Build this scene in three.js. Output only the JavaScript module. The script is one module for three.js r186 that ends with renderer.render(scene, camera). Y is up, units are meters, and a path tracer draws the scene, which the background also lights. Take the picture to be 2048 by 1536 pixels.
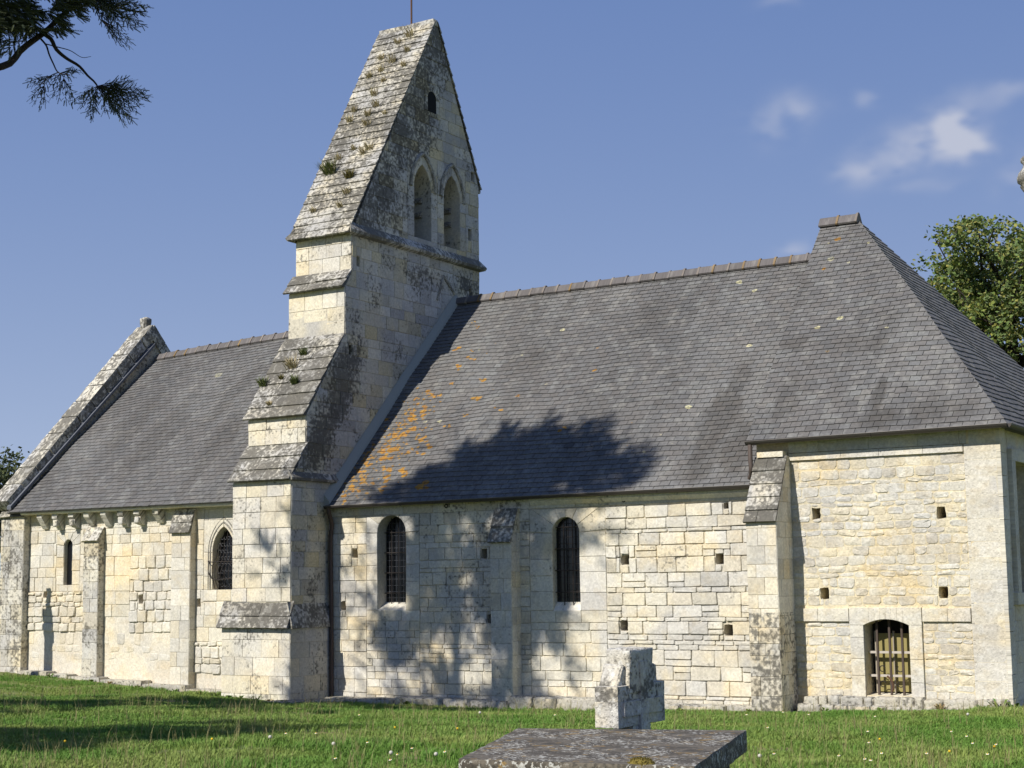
import * as THREE from 'three';
import { mergeGeometries } from 'three/addons/utils/BufferGeometryUtils.js';

// ---------------------------------------------------------------- camera, sky, sun, exposure
const W = 1024, H = 768;
const renderer = new THREE.WebGLRenderer({ antialias: true });
renderer.setSize(W, H);
renderer.toneMapping = THREE.LinearToneMapping;
renderer.toneMappingExposure = 1.17;
renderer.shadowMap.enabled = true;
const scene = new THREE.Scene();
const FPX = 3150;                                   // focal length in pixels of the 2048 px wide photograph
const camera = new THREE.PerspectiveCamera(2 * Math.atan(768 / FPX) * 180 / Math.PI, W / H, 0.1, 2000);
camera.position.set(0, 2.2, 26.8);
camera.rotation.set(0.1247, 0.5497, -0.0129, 'YXZ');
camera.updateMatrixWorld();

const SUN = new THREE.Vector3(-0.25, 0.9, 1).normalize();
const sun = new THREE.DirectionalLight(0xfff8ee, 5);
sun.position.copy(SUN).multiplyScalar(80).add(new THREE.Vector3(-16, 0, 0));
sun.target.position.set(-16, 0, 0);
sun.castShadow = true;
sun.shadow.mapSize.set(4096, 4096);
Object.assign(sun.shadow.camera, { left: -30, right: 30, top: 30, bottom: -30, near: 1, far: 160 });
scene.add(sun, sun.target);

// ---------------------------------------------------------------- random and noise
function rng(seed) { let a = seed >>> 0; return () => { a = (a + 0x6D2B79F5) >>> 0; let t = a; t = Math.imul(t ^ (t >>> 15), t | 1); t ^= t + Math.imul(t ^ (t >>> 7), t | 61); return ((t ^ (t >>> 14)) >>> 0) / 4294967296; }; }
function hash(x, y, s) { let h = Math.imul(x, 374761393) + Math.imul(y, 668265263) + Math.imul(s, 1274126177); h = Math.imul(h ^ (h >>> 13), 1274126177); return ((h ^ (h >>> 16)) >>> 0) / 4294967296; }
function vn(x, y, s) {
  const xi = Math.floor(x), yi = Math.floor(y); let fx = x - xi, fy = y - yi; fx = fx * fx * (3 - 2 * fx); fy = fy * fy * (3 - 2 * fy);
  const a = hash(xi, yi, s), b = hash(xi + 1, yi, s), c = hash(xi, yi + 1, s), d = hash(xi + 1, yi + 1, s);
  return a + (b - a) * fx + (c - a) * fy + (a - b - c + d) * fx * fy;
}
function fbm(x, y, s, o = 4) { let v = 0, a = 0.5, t = 0; for (let i = 0; i < o; i++) { v += a * vn(x, y, s + i * 17); t += a; x *= 2.03; y *= 2.03; a *= 0.5; } return v / t; }
function n3(x, y, z, s) { return (vn(x + z * 0.71, y - z * 0.53, s) + vn(y + 7.3, z + x * 0.37, s + 5) + vn(z - 3.1, x + y * 0.41, s + 9)) / 3; }
const ss = (a, b, x) => { const t = Math.min(1, Math.max(0, (x - a) / (b - a))); return t * t * (3 - 2 * t); };
const lerp = (a, b, t) => a + (b - a) * t;
const mix3 = (a, b, t) => [lerp(a[0], b[0], t), lerp(a[1], b[1], t), lerp(a[2], b[2], t)];
const V = (x, y, z) => new THREE.Vector3(x, y, z);

// ---------------------------------------------------------------- sky (air and a few thin clouds)
function dirOf(px, py) { return V(px - 1024, 768 - py, -FPX).applyQuaternion(camera.quaternion).normalize(); }
{
  const sw = 2048, sh = 2048, d = new Float32Array(sw * sh * 4);
  const clouds = [[1900, 258, 50, 44, 1.25], [1880, 282, 90, 34, 0.9], [1790, 318, 55, 22, 0.5], [1718, 330, 42, 30, 0.62], [1590, 212, 62, 22, 0.5], [1540, 250, 50, 40, 0.3], [1735, 195, 22, 18, 0.35], [1960, 190, 80, 22, 0.22], [2020, 350, 30, 40, 0.3], [1595, 500, 34, 16, 0.5], [1830, 365, 80, 14, 0.22], [2010, 180, 40, 16, 0.25], [1955, 285, 34, 14, 0.5], [1560, 5, 40, 12, 0.3]]
    .map(([x, y, a, b, s]) => { const k = dirOf(x, y); return { az: Math.atan2(k.x, -k.z), el: Math.asin(k.y), a: a * 0.85 / FPX, b: b * 0.85 / FPX, s }; });
  for (let j = 0; j < sh; j++) for (let i = 0; i < sw; i++) {
    const el = ((j + 0.5) / sh - 0.5) * Math.PI, phi = ((i + 0.5) / sw - 0.5) * 2 * Math.PI;
    const dx = Math.cos(el) * Math.cos(phi), dy = Math.sin(el), dz = Math.cos(el) * Math.sin(phi);
    const e = Math.max(0, dy);
    // clear late-summer air: pale at the horizon, deeper blue overhead
    const t = Math.pow(1 - e, 5.5), h = Math.pow(1 - e, 1.5);
    let c = [0.066 + 0.085 * h + 0.27 * t, 0.124 + 0.128 * h + 0.25 * t, 0.325 + 0.175 * h + 0.14 * t];
    const az = Math.atan2(dx, -dz);
    let m = 0;
    if (el > 0 && el < 0.5 && az > -0.6 && az < 0) for (const k of clouds) {
      const wx = (fbm(az * 40, el * 40, 3) - 0.5) * 0.022, wy = (fbm(az * 40 + 9, el * 40 + 4, 8) - 0.5) * 0.018;
      const q = ((az - k.az + wx) / k.a) ** 2 + ((el - k.el + wy) / k.b) ** 2;
      m += k.s * Math.exp(-q * 0.8) * ss(0.3, 0.66, fbm(az * 75 + k.s * 9, el * 95, 21, 6) + 0.22 * Math.exp(-q * 1.6));
    }
    m = Math.min(0.78, m * 0.8);
    c = mix3(c, [0.5, 0.52, 0.6], m);
    if (dy < 0) c = mix3(c, [0.12, 0.13, 0.09], ss(0, 0.05, -dy));
    const o = (j * sw + i) * 4; d[o] = c[0]; d[o + 1] = c[1]; d[o + 2] = c[2]; d[o + 3] = 1;
  }
  const t = new THREE.DataTexture(d, sw, sh, THREE.RGBAFormat, THREE.FloatType);
  t.mapping = THREE.EquirectangularReflectionMapping; t.magFilter = t.minFilter = THREE.LinearFilter; t.wrapS = THREE.RepeatWrapping; t.needsUpdate = true;
  scene.background = t; scene.environment = t;
}

// ---------------------------------------------------------------- helpers
function ray(px, py) { return dirOf(px, py); }
const CP = camera.position;
function onX(px, py, X) { const d = ray(px, py); return CP.clone().addScaledVector(d, (X - CP.x) / d.x); }
function onZ(px, py, Z) { const d = ray(px, py); return CP.clone().addScaledVector(d, (Z - CP.z) / d.z); }
function onPlane(px, py, o, n) { const d = ray(px, py); return CP.clone().addScaledVector(d, o.clone().sub(CP).dot(n) / d.dot(n)); }
function pixelOf(p) { const q = p.clone().sub(CP).applyQuaternion(camera.quaternion.clone().invert()); return [1024 - FPX * q.x / q.z, 768 + FPX * q.y / q.z, -q.z]; }

const taken = {};
function numbered(n) { const k = taken[n] = (taken[n] ?? -1) + 1; return k ? n + '_' + String(k).padStart(3, '0') : n; }
function thing(name, label, category, p = [0, 0, 0], group, kind) {
  const g = new THREE.Group(); g.name = numbered(name); g.position.set(...p); scene.add(g);
  g.userData = { label, category }; if (group) g.userData.group = group; if (kind) g.userData.kind = kind;
  return g;
}
function shadow(o) { o.castShadow = true; o.receiveShadow = true; return o; }
// geometry is written in world metres; a part is shifted back by its thing's base
function part(name, geo, mat, parent, extra) {
  const m = shadow(new THREE.Mesh(geo, mat)); m.name = name;
  if (parent.parent === scene) m.position.copy(parent.position).negate();
  if (extra) Object.assign(m.userData, extra);
  parent.add(m); return m;
}
function one(name, geo, mat, label, category, extra) {
  const m = shadow(new THREE.Mesh(geo, mat)); m.name = numbered(name); scene.add(m);
  m.userData = Object.assign({ label, category }, extra || {}); return m;
}
const frame = (o, u, v) => ({ o, u, v, w: u.clone().cross(v) });
const at = (F, u, v, w) => V(F.o.x + F.u.x * u + F.v.x * v + F.w.x * w, F.o.y + F.u.y * u + F.v.y * v + F.w.y * w, F.o.z + F.u.z * u + F.v.z * v + F.w.z * w);
const south = z => frame(V(0, 0, z), V(1, 0, 0), V(0, 1, 0));
const east = x => frame(V(x, 0, 0), V(0, 0, -1), V(0, 1, 0));
class G {
  constructor() { this.p = []; this.t = []; this.c = []; }
  tri(a, b, c, ua, ub, uc, k) { this.p.push(a.x, a.y, a.z, b.x, b.y, b.z, c.x, c.y, c.z); this.t.push(...ua, ...ub, ...uc); for (let i = 0; i < 3; i++) this.c.push(k[0], k[1], k[2]); }
  quad(a, b, c, d, ua, ub, uc, ud, k) { this.tri(a, b, c, ua, ub, uc, k); this.tri(a, c, d, ua, uc, ud, k); }
  geo() {
    const g = new THREE.BufferGeometry();
    g.setAttribute('position', new THREE.Float32BufferAttribute(this.p, 3));
    g.setAttribute('uv', new THREE.Float32BufferAttribute(this.t, 2));
    g.setAttribute('color', new THREE.Float32BufferAttribute(this.c, 3));
    g.computeVertexNormals(); return g;
  }
}
function clip(p, a, b, c) {                          // keep a*u + b*v <= c
  const r = [];
  for (let i = 0; i < p.length; i++) {
    const A = p[i], B = p[(i + 1) % p.length], da = a * A[0] + b * A[1] - c, db = a * B[0] + b * B[1] - c;
    if (da <= 0) r.push(A);
    if ((da < 0 && db > 0) || (da > 0 && db < 0)) { const t = da / (da - db); r.push([lerp(A[0], B[0], t), lerp(A[1], B[1], t)]); }
  }
  return r;
}
function area(p) { let s = 0; for (let i = 0; i < p.length; i++) { const A = p[i], B = p[(i + 1) % p.length]; s += A[0] * B[1] - A[1] * B[0]; } return s / 2; }
// half-plane from a to b, keeping the left side (interior of a counter-clockwise outline)
function left(a, b) { const nx = b[1] - a[1], ny = -(b[0] - a[0]); return [nx, ny, nx * a[0] + ny * a[1]]; }

// a dressed stone: convex outline pts (counter-clockwise), proud of the mortar by h, arrises knocked off by bev
function stone(g, pts, F, h, bev, uvf, col, r, rough = 0.3, sink = 0.03) {
  const n = pts.length; let cx = 0, cy = 0; for (const p of pts) { cx += p[0] / n; cy += p[1] / n; }
  const tilt = () => (r() - 0.5) * h * rough;
  const outB = [], outT = [], inn = [], ut = [], ui = [];
  for (const p of pts) {
    const dx = cx - p[0], dy = cy - p[1], L = Math.hypot(dx, dy) || 1, b = Math.min(bev, L * 0.35) * (0.7 + r() * 0.6);
    const q = [p[0] + dx / L * b, p[1] + dy / L * b];
    outB.push(at(F, p[0], p[1], -sink)); outT.push(at(F, p[0], p[1], Math.max(0.001, h - bev * 0.8 + tilt() * 0.5))); inn.push(at(F, q[0], q[1], h + tilt()));
    ut.push(uvf(p[0], p[1])); ui.push(uvf(q[0], q[1]));
  }
  for (let i = 0; i < n; i++) {
    const j = (i + 1) % n;
    g.quad(outB[i], outB[j], outT[j], outT[i], ut[i], ut[j], ut[j], ut[i], col);
    g.quad(outT[i], outT[j], inn[j], inn[i], ut[i], ut[j], ui[j], ui[i], col);
  }
  const ctr = at(F, cx, cy, h + (r() - 0.3) * h * rough * 1.4), uc = uvf(cx, cy);
  for (let i = 0; i < n; i++) { const j = (i + 1) % n; g.tri(inn[i], inn[j], ctr, ui[i], ui[j], uc, col); }
}
// a slate or weathering slab: thick at its lower edge, running under the course above
function shingle(g, pts, F, v0, v1, t, uvf, col, base = 0) {
  const n = pts.length, T = [], B = [], U = [];
  for (const p of pts) { const k = (p[1] - v0) / (v1 - v0); T.push(at(F, p[0], p[1], base + t * (1 - 0.93 * k))); B.push(at(F, p[0], p[1], base - 0.01)); U.push(uvf(p[0], p[1])); }
  for (let i = 1; i < n - 1; i++) g.tri(T[0], T[i], T[i + 1], U[0], U[i], U[i + 1], col);
  for (let i = 0; i < n; i++) { const j = (i + 1) % n; g.quad(B[i], B[j], T[j], T[i], U[i], U[j], U[j], U[i], col); }
}
// rectangles of coursed masonry in a zone, cut round holes (rectangles) and by half-planes
function masonry(z, o, holes, planes, r) {
  const out = []; let v = z.v0;
  while (v < z.v1 - 0.02) {
    let h = r() < (o.thin || 0) ? lerp(0.07, 0.12, r()) : lerp(o.ch[0], o.ch[1], r());
    if (z.v1 - v - h < o.ch[0] * 0.7) h = z.v1 - v;
    let u = z.u0 - (o.open ? r() * o.sw[0] : 0), first = true;
    const dv = o.wave || 0;
    while (u < z.u1 - 0.01) {
      let w = lerp(o.sw[0], o.sw[1], r() * r() * 0.6 + r() * 0.4); if (h < 0.13) w *= 0.9;
      if (first) { w *= 0.5 + 0.6 * r(); first = false; }
      if (z.u1 - u - w < o.sw[0] * 0.5) w = z.u1 - u;
      let list = [[Math.max(u, z.u0), v, Math.min(u + w, z.u1), v + h]];
      if (o.split && h > 0.2 && r() < o.split) { const m = v + h * lerp(0.35, 0.65, r()); list = [[list[0][0], v, list[0][2], m], [list[0][0], m, list[0][2], v + h]]; }
      for (const hl of holes) {
        const nx = [];
        for (const [a, b, c, d] of list) {
          if (a >= hl.u1 || c <= hl.u0 || b >= hl.v1 || d <= hl.v0) { nx.push([a, b, c, d]); continue; }
          if (a < hl.u0) nx.push([a, b, hl.u0, d]);
          if (c > hl.u1) nx.push([hl.u1, b, c, d]);
          const m0 = Math.max(a, hl.u0), m1 = Math.min(c, hl.u1);
          if (b < hl.v0) nx.push([m0, b, m1, hl.v0]);
          if (d > hl.v1) nx.push([m0, hl.v1, m1, d]);
        }
        list = nx;
      }
      for (const [a, b, c, d] of list) {
        const gp = o.gap / 2; if (c - a < 0.05 || d - b < 0.035) continue;
        const j = () => (r() - 0.5) * (o.jit || 0);
        const w0 = dv * (fbm(a * 1.3, v * 3, 77) - 0.5), w1 = dv * (fbm(c * 1.3, v * 3, 77) - 0.5), w2 = dv * (fbm(c * 1.3, (v + h) * 3, 77) - 0.5), w3 = dv * (fbm(a * 1.3, (v + h) * 3, 77) - 0.5);
        let p = [[a + gp + j(), b + gp + j() + w0], [c - gp + j(), b + gp + j() + w1], [c - gp + j(), d - gp + j() + w2], [a + gp + j(), d - gp + j() + w3]];
        if (o.round) { const k = o.round, q = []; for (let i = 0; i < 4; i++) { const A = p[i], P = p[(i + 3) % 4], N = p[(i + 1) % 4]; const f = (X) => { const L = Math.hypot(X[0] - A[0], X[1] - A[1]), t = Math.min(0.3, k * (0.4 + r()) / L); return [lerp(A[0], X[0], t), lerp(A[1], X[1], t)]; }; q.push(f(P), f(N)); } p = q; }
        for (const [A, B, C] of planes || []) { p = clip(p, A, B, C - gp); if (p.length < 3) break; }
        if (p.length >= 3 && area(p) > 0.004) out.push(p);
      }
      u += w;
    }
    v += h;
  }
  return out;
}
// outline helpers for openings: half-round or pointed head
function archPts(u0, u1, vs, kind, n = 8) {          // from right spring over the crown to left spring
  const r = (u1 - u0) / 2, c = (u0 + u1) / 2, P = [];
  if (kind === 'round') for (let i = 0; i <= 2 * n; i++) { const a = Math.PI * i / (2 * n); P.push([c + r * Math.cos(a), vs + r * Math.sin(a)]); }
  else {                                             // two arcs, struck from beyond the opposite jamb
    const R = 2 * r * (kind.k || 1), A = Math.acos((R - r) / R);
    for (let i = 0; i <= n; i++) { const a = A * i / n; P.push([u1 - R + R * Math.cos(a), vs + R * Math.sin(a)]); }
    for (let i = n - 1; i >= 0; i--) { const a = A * i / n; P.push([u0 + R - R * Math.cos(a), vs + R * Math.sin(a)]); }
  }
  return P;
}
function openingPath(o) { return [[o.u0, o.v0], [o.u1, o.v0], ...archPts(o.u0, o.u1, o.vs, o.kind)]; }
// jamb stones, sill and radiating voussoirs filling the rectangle R around an opening
function surround(o, R, r, gap = 0.008, jh = [0.25, 0.42]) {
  const out = [], q = gap / 2;
  for (const [a, b] of [[R.u0, o.u0], [o.u1, R.u1]]) {
    let v = o.v0; while (v < o.vs - 0.02) { let h = lerp(jh[0], jh[1], r()); if (o.vs - v - h < jh[0] * 0.7) h = o.vs - v; if (b - a > 0.02) out.push([[a + q, v + q], [b - q, v + q], [b - q, v + h - q], [a + q, v + h - q]]); v += h; }
  }
  if (o.v0 - R.v0 > 0.04) { const m = 1 + Math.round((R.u1 - R.u0) / 0.7); for (let i = 0; i < m; i++) { const a = lerp(R.u0, R.u1, i / m), b = lerp(R.u0, R.u1, (i + 1) / m); out.push([[a + q, R.v0 + q], [b - q, R.v0 + q], [b - q, o.v0 - q], [a + q, o.v0 - q]]); } }
  const A = archPts(o.u0, o.u1, o.vs, o.kind, 6), c = [(o.u0 + o.u1) / 2, o.vs - 0.02];
  const ext = p => { const d = [p[0] - c[0], p[1] - c[1]]; let t = 1e9; if (d[0] > 1e-6) t = Math.min(t, (R.u1 - c[0]) / d[0]); if (d[0] < -1e-6) t = Math.min(t, (R.u0 - c[0]) / d[0]); if (d[1] > 1e-6) t = Math.min(t, (R.v1 - c[1]) / d[1]); return [c[0] + d[0] * t, c[1] + d[1] * t]; };
  for (let i = 0; i + 2 < A.length; i += 2) {
    const a = A[i], m = A[i + 1], b = A[i + 2], ea = ext(a), eb = ext(b), poly = [a, ea];
    const edge = p => Math.abs(p[1] - R.v1) < 1e-4 ? 'T' : (p[0] > c[0] ? 'R' : 'L');
    if (edge(ea) !== edge(eb)) { if (edge(ea) === 'R') poly.push([R.u1, R.v1]); if (edge(eb) === 'L') poly.push([R.u0, R.v1]); }
    poly.push(eb, b, m);
    let cx = 0, cy = 0; for (const p of poly) { cx += p[0] / poly.length; cy += p[1] / poly.length; }
    out.push(poly.map(p => { const L = Math.hypot(cx - p[0], cy - p[1]); return [p[0] + (cx - p[0]) / L * q * 1.3, p[1] + (cy - p[1]) / L * q * 1.3]; }));
  }
  return out;
}
// backing of a wall (the mortar and core): outline extruded inwards, uv in wall metres
function backing(outline, holes, F, depth, uvf, col = [1, 1, 1]) {
  const s = new THREE.Shape(outline.map(p => new THREE.Vector2(p[0], p[1])));
  for (const h of holes) s.holes.push(new THREE.Path(h.slice().reverse().map(p => new THREE.Vector2(p[0], p[1]))));
  let g = new THREE.ExtrudeGeometry(s, { depth, bevelEnabled: false, curveSegments: 8 });
  const P = g.attributes.position, uv = [], cc = [];
  for (let i = 0; i < P.count; i++) {
    const x = P.getX(i), y = P.getY(i), z = P.getZ(i) - depth, q = at(F, x, y, z);
    P.setXYZ(i, q.x, q.y, q.z); uv.push(...uvf(x + z, y)); cc.push(...col);
  }
  g.setAttribute('uv', new THREE.Float32BufferAttribute(uv, 2)); g.setAttribute('color', new THREE.Float32BufferAttribute(cc, 3));
  g.computeVertexNormals(); return g;
}
// a broken-edged hole inside a rectangle
function holePath(h) { const r = rng(Math.round(Math.abs(h.u0 * 977 + h.v0 * 331))), P = [], w = h.u1 - h.u0, t = h.v1 - h.v0; for (const [a, b] of [[0.1, 0], [0.5, 0], [0.95, 0.03], [1, 0.35], [0.97, 0.7], [0.92, 1], [0.5, 1], [0.05, 0.97], [0, 0.6], [0.03, 0.25]]) P.push([h.u0 + w * Math.min(1, Math.max(0, a + (r() - 0.5) * 0.16)), h.v0 + t * Math.min(1, Math.max(0, b + (r() - 0.5) * 0.14))]); return P; }
const rectPath = h => [[h.u0, h.v0], [h.u1, h.v0], [h.u1, h.v1], [h.u0, h.v1]];
// single stones as sub-parts, largest first, the remainder joined
function emit(parent, name, items, make, mat, limit = 300) {
  items.sort((a, b) => b.size - a.size);
  items.slice(0, limit).forEach(it => { const g = new G(); make(g, it); part(name, g.geo(), mat, parent); });
  if (items.length > limit) { const g = new G(); items.slice(limit).forEach(it => make(g, it)); part('remaining_' + name + 's', g.geo(), mat, parent, { kind: 'stuff' }); }
}
function layStones(parent, polys, F, mat, uvf, o, r) {
  emit(parent, o.name || 'stone', polys.map(p => ({ p, size: area(p) })), (g, it) => stone(g, it.p, F, o.h * (0.75 + 0.5 * r()) + (r() < (o.proudP || 0) ? o.proud : 0), o.bev, uvf, tone(r, o.tone, o.tints), r, o.rough ?? 0.3), mat, o.limit ?? 300);
}
// small difference of stone from stone
function tone(r, k = 0.1, tints) { const b = 1 - k * r() * 1.3; let c = [b, b, b]; if (tints && r() < tints[1]) { const t = tints[0][Math.floor(r() * tints[0].length)]; c = [b * t[0], b * t[1], b * t[2]]; } return c; }
// a box with rough faces, from eight corners (bottom 4 then top 4, both counter-clockwise from above)
function roughHex(c, n, amp, freq, seed, uvk = 1) {
  const g = new THREE.BoxGeometry(1, 1, 1, n[0], n[1], n[2]), P = g.attributes.position, N = g.attributes.normal, uv = [];
  for (let i = 0; i < P.count; i++) {
    const x = P.getX(i) + 0.5, y = P.getY(i) + 0.5, z = P.getZ(i) + 0.5;
    const L = (a, b, t) => a.clone().lerp(b, t);
    const q = L(L(L(c[3], c[2], x), L(c[0], c[1], x), z), L(L(c[7], c[6], x), L(c[4], c[5], x), z), y);
    const e = (Math.min(x, 1 - x) < 0.01) + (Math.min(y, 1 - y) < 0.01) + (Math.min(z, 1 - z) < 0.01);
    const k = n3(q.x * freq, q.y * freq, q.z * freq, seed) - 0.5 + 0.4 * (n3(q.x * freq * 3, q.y * freq * 3, q.z * freq * 3, seed + 3) - 0.5);
    const cen = c[0].clone().add(c[6]).multiplyScalar(0.5), d = q.clone().sub(cen).normalize();
    q.addScaledVector(d, k * amp * 2 - (e > 1 ? amp * 0.8 : 0));
    const ax = Math.abs(N.getX(i)), ay = Math.abs(N.getY(i));
    uv.push(...(ay > 0.5 ? [q.x * uvk, q.z * uvk] : ax > 0.5 ? [q.z * uvk, q.y * uvk] : [q.x * uvk, q.y * uvk]));
    P.setXYZ(i, q.x, q.y, q.z);
  }
  g.setAttribute('uv', new THREE.Float32BufferAttribute(uv, 2)); g.computeVertexNormals(); return g;
}
function roughBox(x0, y0, z0, x1, y1, z1, n, amp, freq, seed, uvk = 1) { return roughHex([V(x0, y0, z1), V(x1, y0, z1), V(x1, y0, z0), V(x0, y0, z0), V(x0, y1, z1), V(x1, y1, z1), V(x1, y1, z0), V(x0, y1, z0)], n, amp, freq, seed, uvk); }
function bar(a, b, r, seg = 6) { const g = new THREE.CylinderGeometry(r, r, a.distanceTo(b), seg, 1); g.applyQuaternion(new THREE.Quaternion().setFromUnitVectors(V(0, 1, 0), b.clone().sub(a).normalize())); const m = a.clone().add(b).multiplyScalar(0.5); g.translate(m.x, m.y, m.z); return g; }
function tube(pts, r, seg = 6, n = 24) { return new THREE.TubeGeometry(new THREE.CatmullRomCurve3(pts), n, r, seg, false); }
function taper(pts, r0, r1, seg = 6, n = 16) {
  const c = new THREE.CatmullRomCurve3(pts), g = new THREE.TubeGeometry(c, n, 1, seg, false), P = g.attributes.position;
  for (let i = 0; i <= n; i++) { const o = c.getPointAt(i / n), r = lerp(r0, r1, i / n); for (let j = 0; j <= seg; j++) { const k = i * (seg + 1) + j; P.setXYZ(k, o.x + (P.getX(k) - o.x) * r, o.y + (P.getY(k) - o.y) * r, o.z + (P.getZ(k) - o.z) * r); } }
  g.computeVertexNormals(); return g;
}

// ---------------------------------------------------------------- textures and materials
function tex(w, h, f, srgb = true) {
  const d = new Uint8Array(w * h * 4);
  for (let j = 0; j < h; j++) for (let i = 0; i < w; i++) { const c = f((i + 0.5) / w, (j + 0.5) / h), o = (j * w + i) * 4; for (let k = 0; k < 3; k++) d[o + k] = Math.max(0, Math.min(255, c[k] * 255)); d[o + 3] = 255; }
  const t = new THREE.DataTexture(d, w, h, THREE.RGBAFormat); t.magFilter = THREE.LinearFilter; t.minFilter = THREE.LinearMipmapLinearFilter; t.generateMipmaps = true;
  t.wrapS = t.wrapT = THREE.RepeatWrapping; if (srgb) t.colorSpace = THREE.SRGBColorSpace; t.needsUpdate = true; return t;
}
const wrapN = (x, y, n, s) => { // tiling fbm over 0..1
  let v = 0, a = 0.5, t = 0; for (let o = 0; o < 5; o++) { const X = x * n, Y = y * n, xi = Math.floor(X), yi = Math.floor(Y), fx = X - xi, fy = Y - yi, m = k => ((k % n) + n) % n; const sx = fx * fx * (3 - 2 * fx), sy = fy * fy * (3 - 2 * fy); const A = hash(m(xi), m(yi), s + o), B = hash(m(xi + 1), m(yi), s + o), C = hash(m(xi), m(yi + 1), s + o), D = hash(m(xi + 1), m(yi + 1), s + o); v += a * (A + (B - A) * sx + (C - A) * sy + (A - B - C + D) * sx * sy); t += a; a *= 0.55; n *= 2; } return v / t;
};
const bumpTile = tex(512, 512, (u, v) => { const b = wrapN(u, v, 12, 3) * 0.7 + wrapN(u, v, 48, 9) * 0.3; const pit = wrapN(u + 0.3, v, 40, 31) < 0.3 ? 0.25 : 0; const k = b - pit; return [k, k, k]; }, false);
function bumpFor(su, sv) { const t = bumpTile.clone(); t.repeat.set(su, sv); t.needsUpdate = true; return t; }
// pale limestone: cream beds, yellow iron staining, grey weathering, black and white lichen where the wall carries it
function limestone(Wm, Hm, ppm, seed, o = {}) {
  const { yellow = 0.5, grey = 0.4, dark = 0.2, white = 0.2, u0 = 0, v0 = 0, bias = null, bright = 1 } = o;
  return tex(Math.min(2048, Math.round(Wm * ppm)), Math.min(2048, Math.round(Hm * ppm)), (s, t) => {
    const u = s * Wm, v = t * Hm;
    let c = [0.855, 0.835, 0.768];
    c = mix3(c, [0.865, 0.795, 0.645], yellow * ss(0.42, 0.72, fbm(u * 1.1, v * 1.6, seed)));
    c = mix3(c, [0.765, 0.76, 0.74], grey * ss(0.35, 0.65, fbm(u * 1.6 + 31, v * 1.3, seed + 40)));
    c = mix3(c, [0.74, 0.665, 0.52], 0.3 * yellow * ss(0.58, 0.75, fbm(u * 4, v * 5, seed + 7)));
    const B = bias ? bias(u + u0, v + v0) : 0;
    const f = fbm(u * 1.9, v * 1.9, seed + 80, 5) * 0.45 + fbm(u * 21, v * 21, seed + 90, 4) * 0.55;
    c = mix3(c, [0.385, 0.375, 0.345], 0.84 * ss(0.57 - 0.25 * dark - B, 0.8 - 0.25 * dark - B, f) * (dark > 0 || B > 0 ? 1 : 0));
    const w = fbm(u * 9, v * 9, seed + 120, 3);
    c = mix3(c, [0.86, 0.855, 0.82], white * ss(0.62, 0.7, w) * 0.8);
    const k = bright * (0.94 + 0.12 * vn(u * 34, v * 34, seed + 5)) * (0.96 + 0.08 * vn(u * 80, v * 80, seed + 6));
    return [c[0] * k, c[1] * k, c[2] * k];
  });
}
const stoneMat = (map, su, sv, bump = 0.006) => new THREE.MeshStandardMaterial({ map, vertexColors: true, roughness: 0.95, metalness: 0, bumpMap: bumpFor(su, sv), bumpScale: bump });
const plain = (hex, rough = 0.8, metal = 0) => new THREE.MeshStandardMaterial({ color: hex, roughness: rough, metalness: metal });
const iron = plain(0x2c2623, 0.75, 0.2), rust = plain(0x5a4030, 0.9), zinc = plain(0x47433f, 0.5, 0.35), lead = plain(0x7d828a, 0.75, 0.1), glassDark = new THREE.MeshStandardMaterial({ color: 0x14161a, roughness: 0.18, metalness: 0 });

// ================================================================ THE CHURCH
const church = thing('church', 'old limestone village church with slate roofs and a tapering stone bell tower', 'church', [-16, 0, 0]);
const mk = (u0, v0, Wm, Hm) => (u, v) => [(u - u0) / Wm, (v - v0) / Hm];
const XT = -21.06, XW = -22.64;                      // east and west faces of the tower
const warm = [[[1, 0.97, 0.89], [1, 0.985, 0.95], [0.92, 0.92, 0.92], [0.86, 0.86, 0.87], [1, 0.95, 0.85]], 0.55];
function loft(A, B, uvf = p => [p.x + p.z * 0.7, p.y + p.z * 0.3], col = [1, 1, 1]) {   // prism between two equal outlines
  const g = new G(), n = A.length;
  for (let i = 0; i < n; i++) { const j = (i + 1) % n; g.quad(A[i], B[i], B[j], A[j], uvf(A[i]), uvf(B[i]), uvf(B[j]), uvf(A[j]), col); }
  for (const [Q, s] of [[A, 1], [B, -1]]) { const c = Q.reduce((a, p) => a.add(p), V(0, 0, 0)).multiplyScalar(1 / n); for (let i = 0; i < n; i++) { const a = Q[i], b = Q[(i + 1) % n]; if (s > 0) g.tri(a, b, c, uvf(a), uvf(b), uvf(c), col); else g.tri(b, a, c, uvf(b), uvf(a), uvf(c), col); } }
  return g.geo();
}
// prism along x of a (z, y) outline; outlines run counter-clockwise seen from the east
const alongX = (P, x0, x1, uvf, col) => loft(P.map(([z, y]) => V(x1, y, z)), P.map(([z, y]) => V(x0, y, z)), uvf, col);
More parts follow.
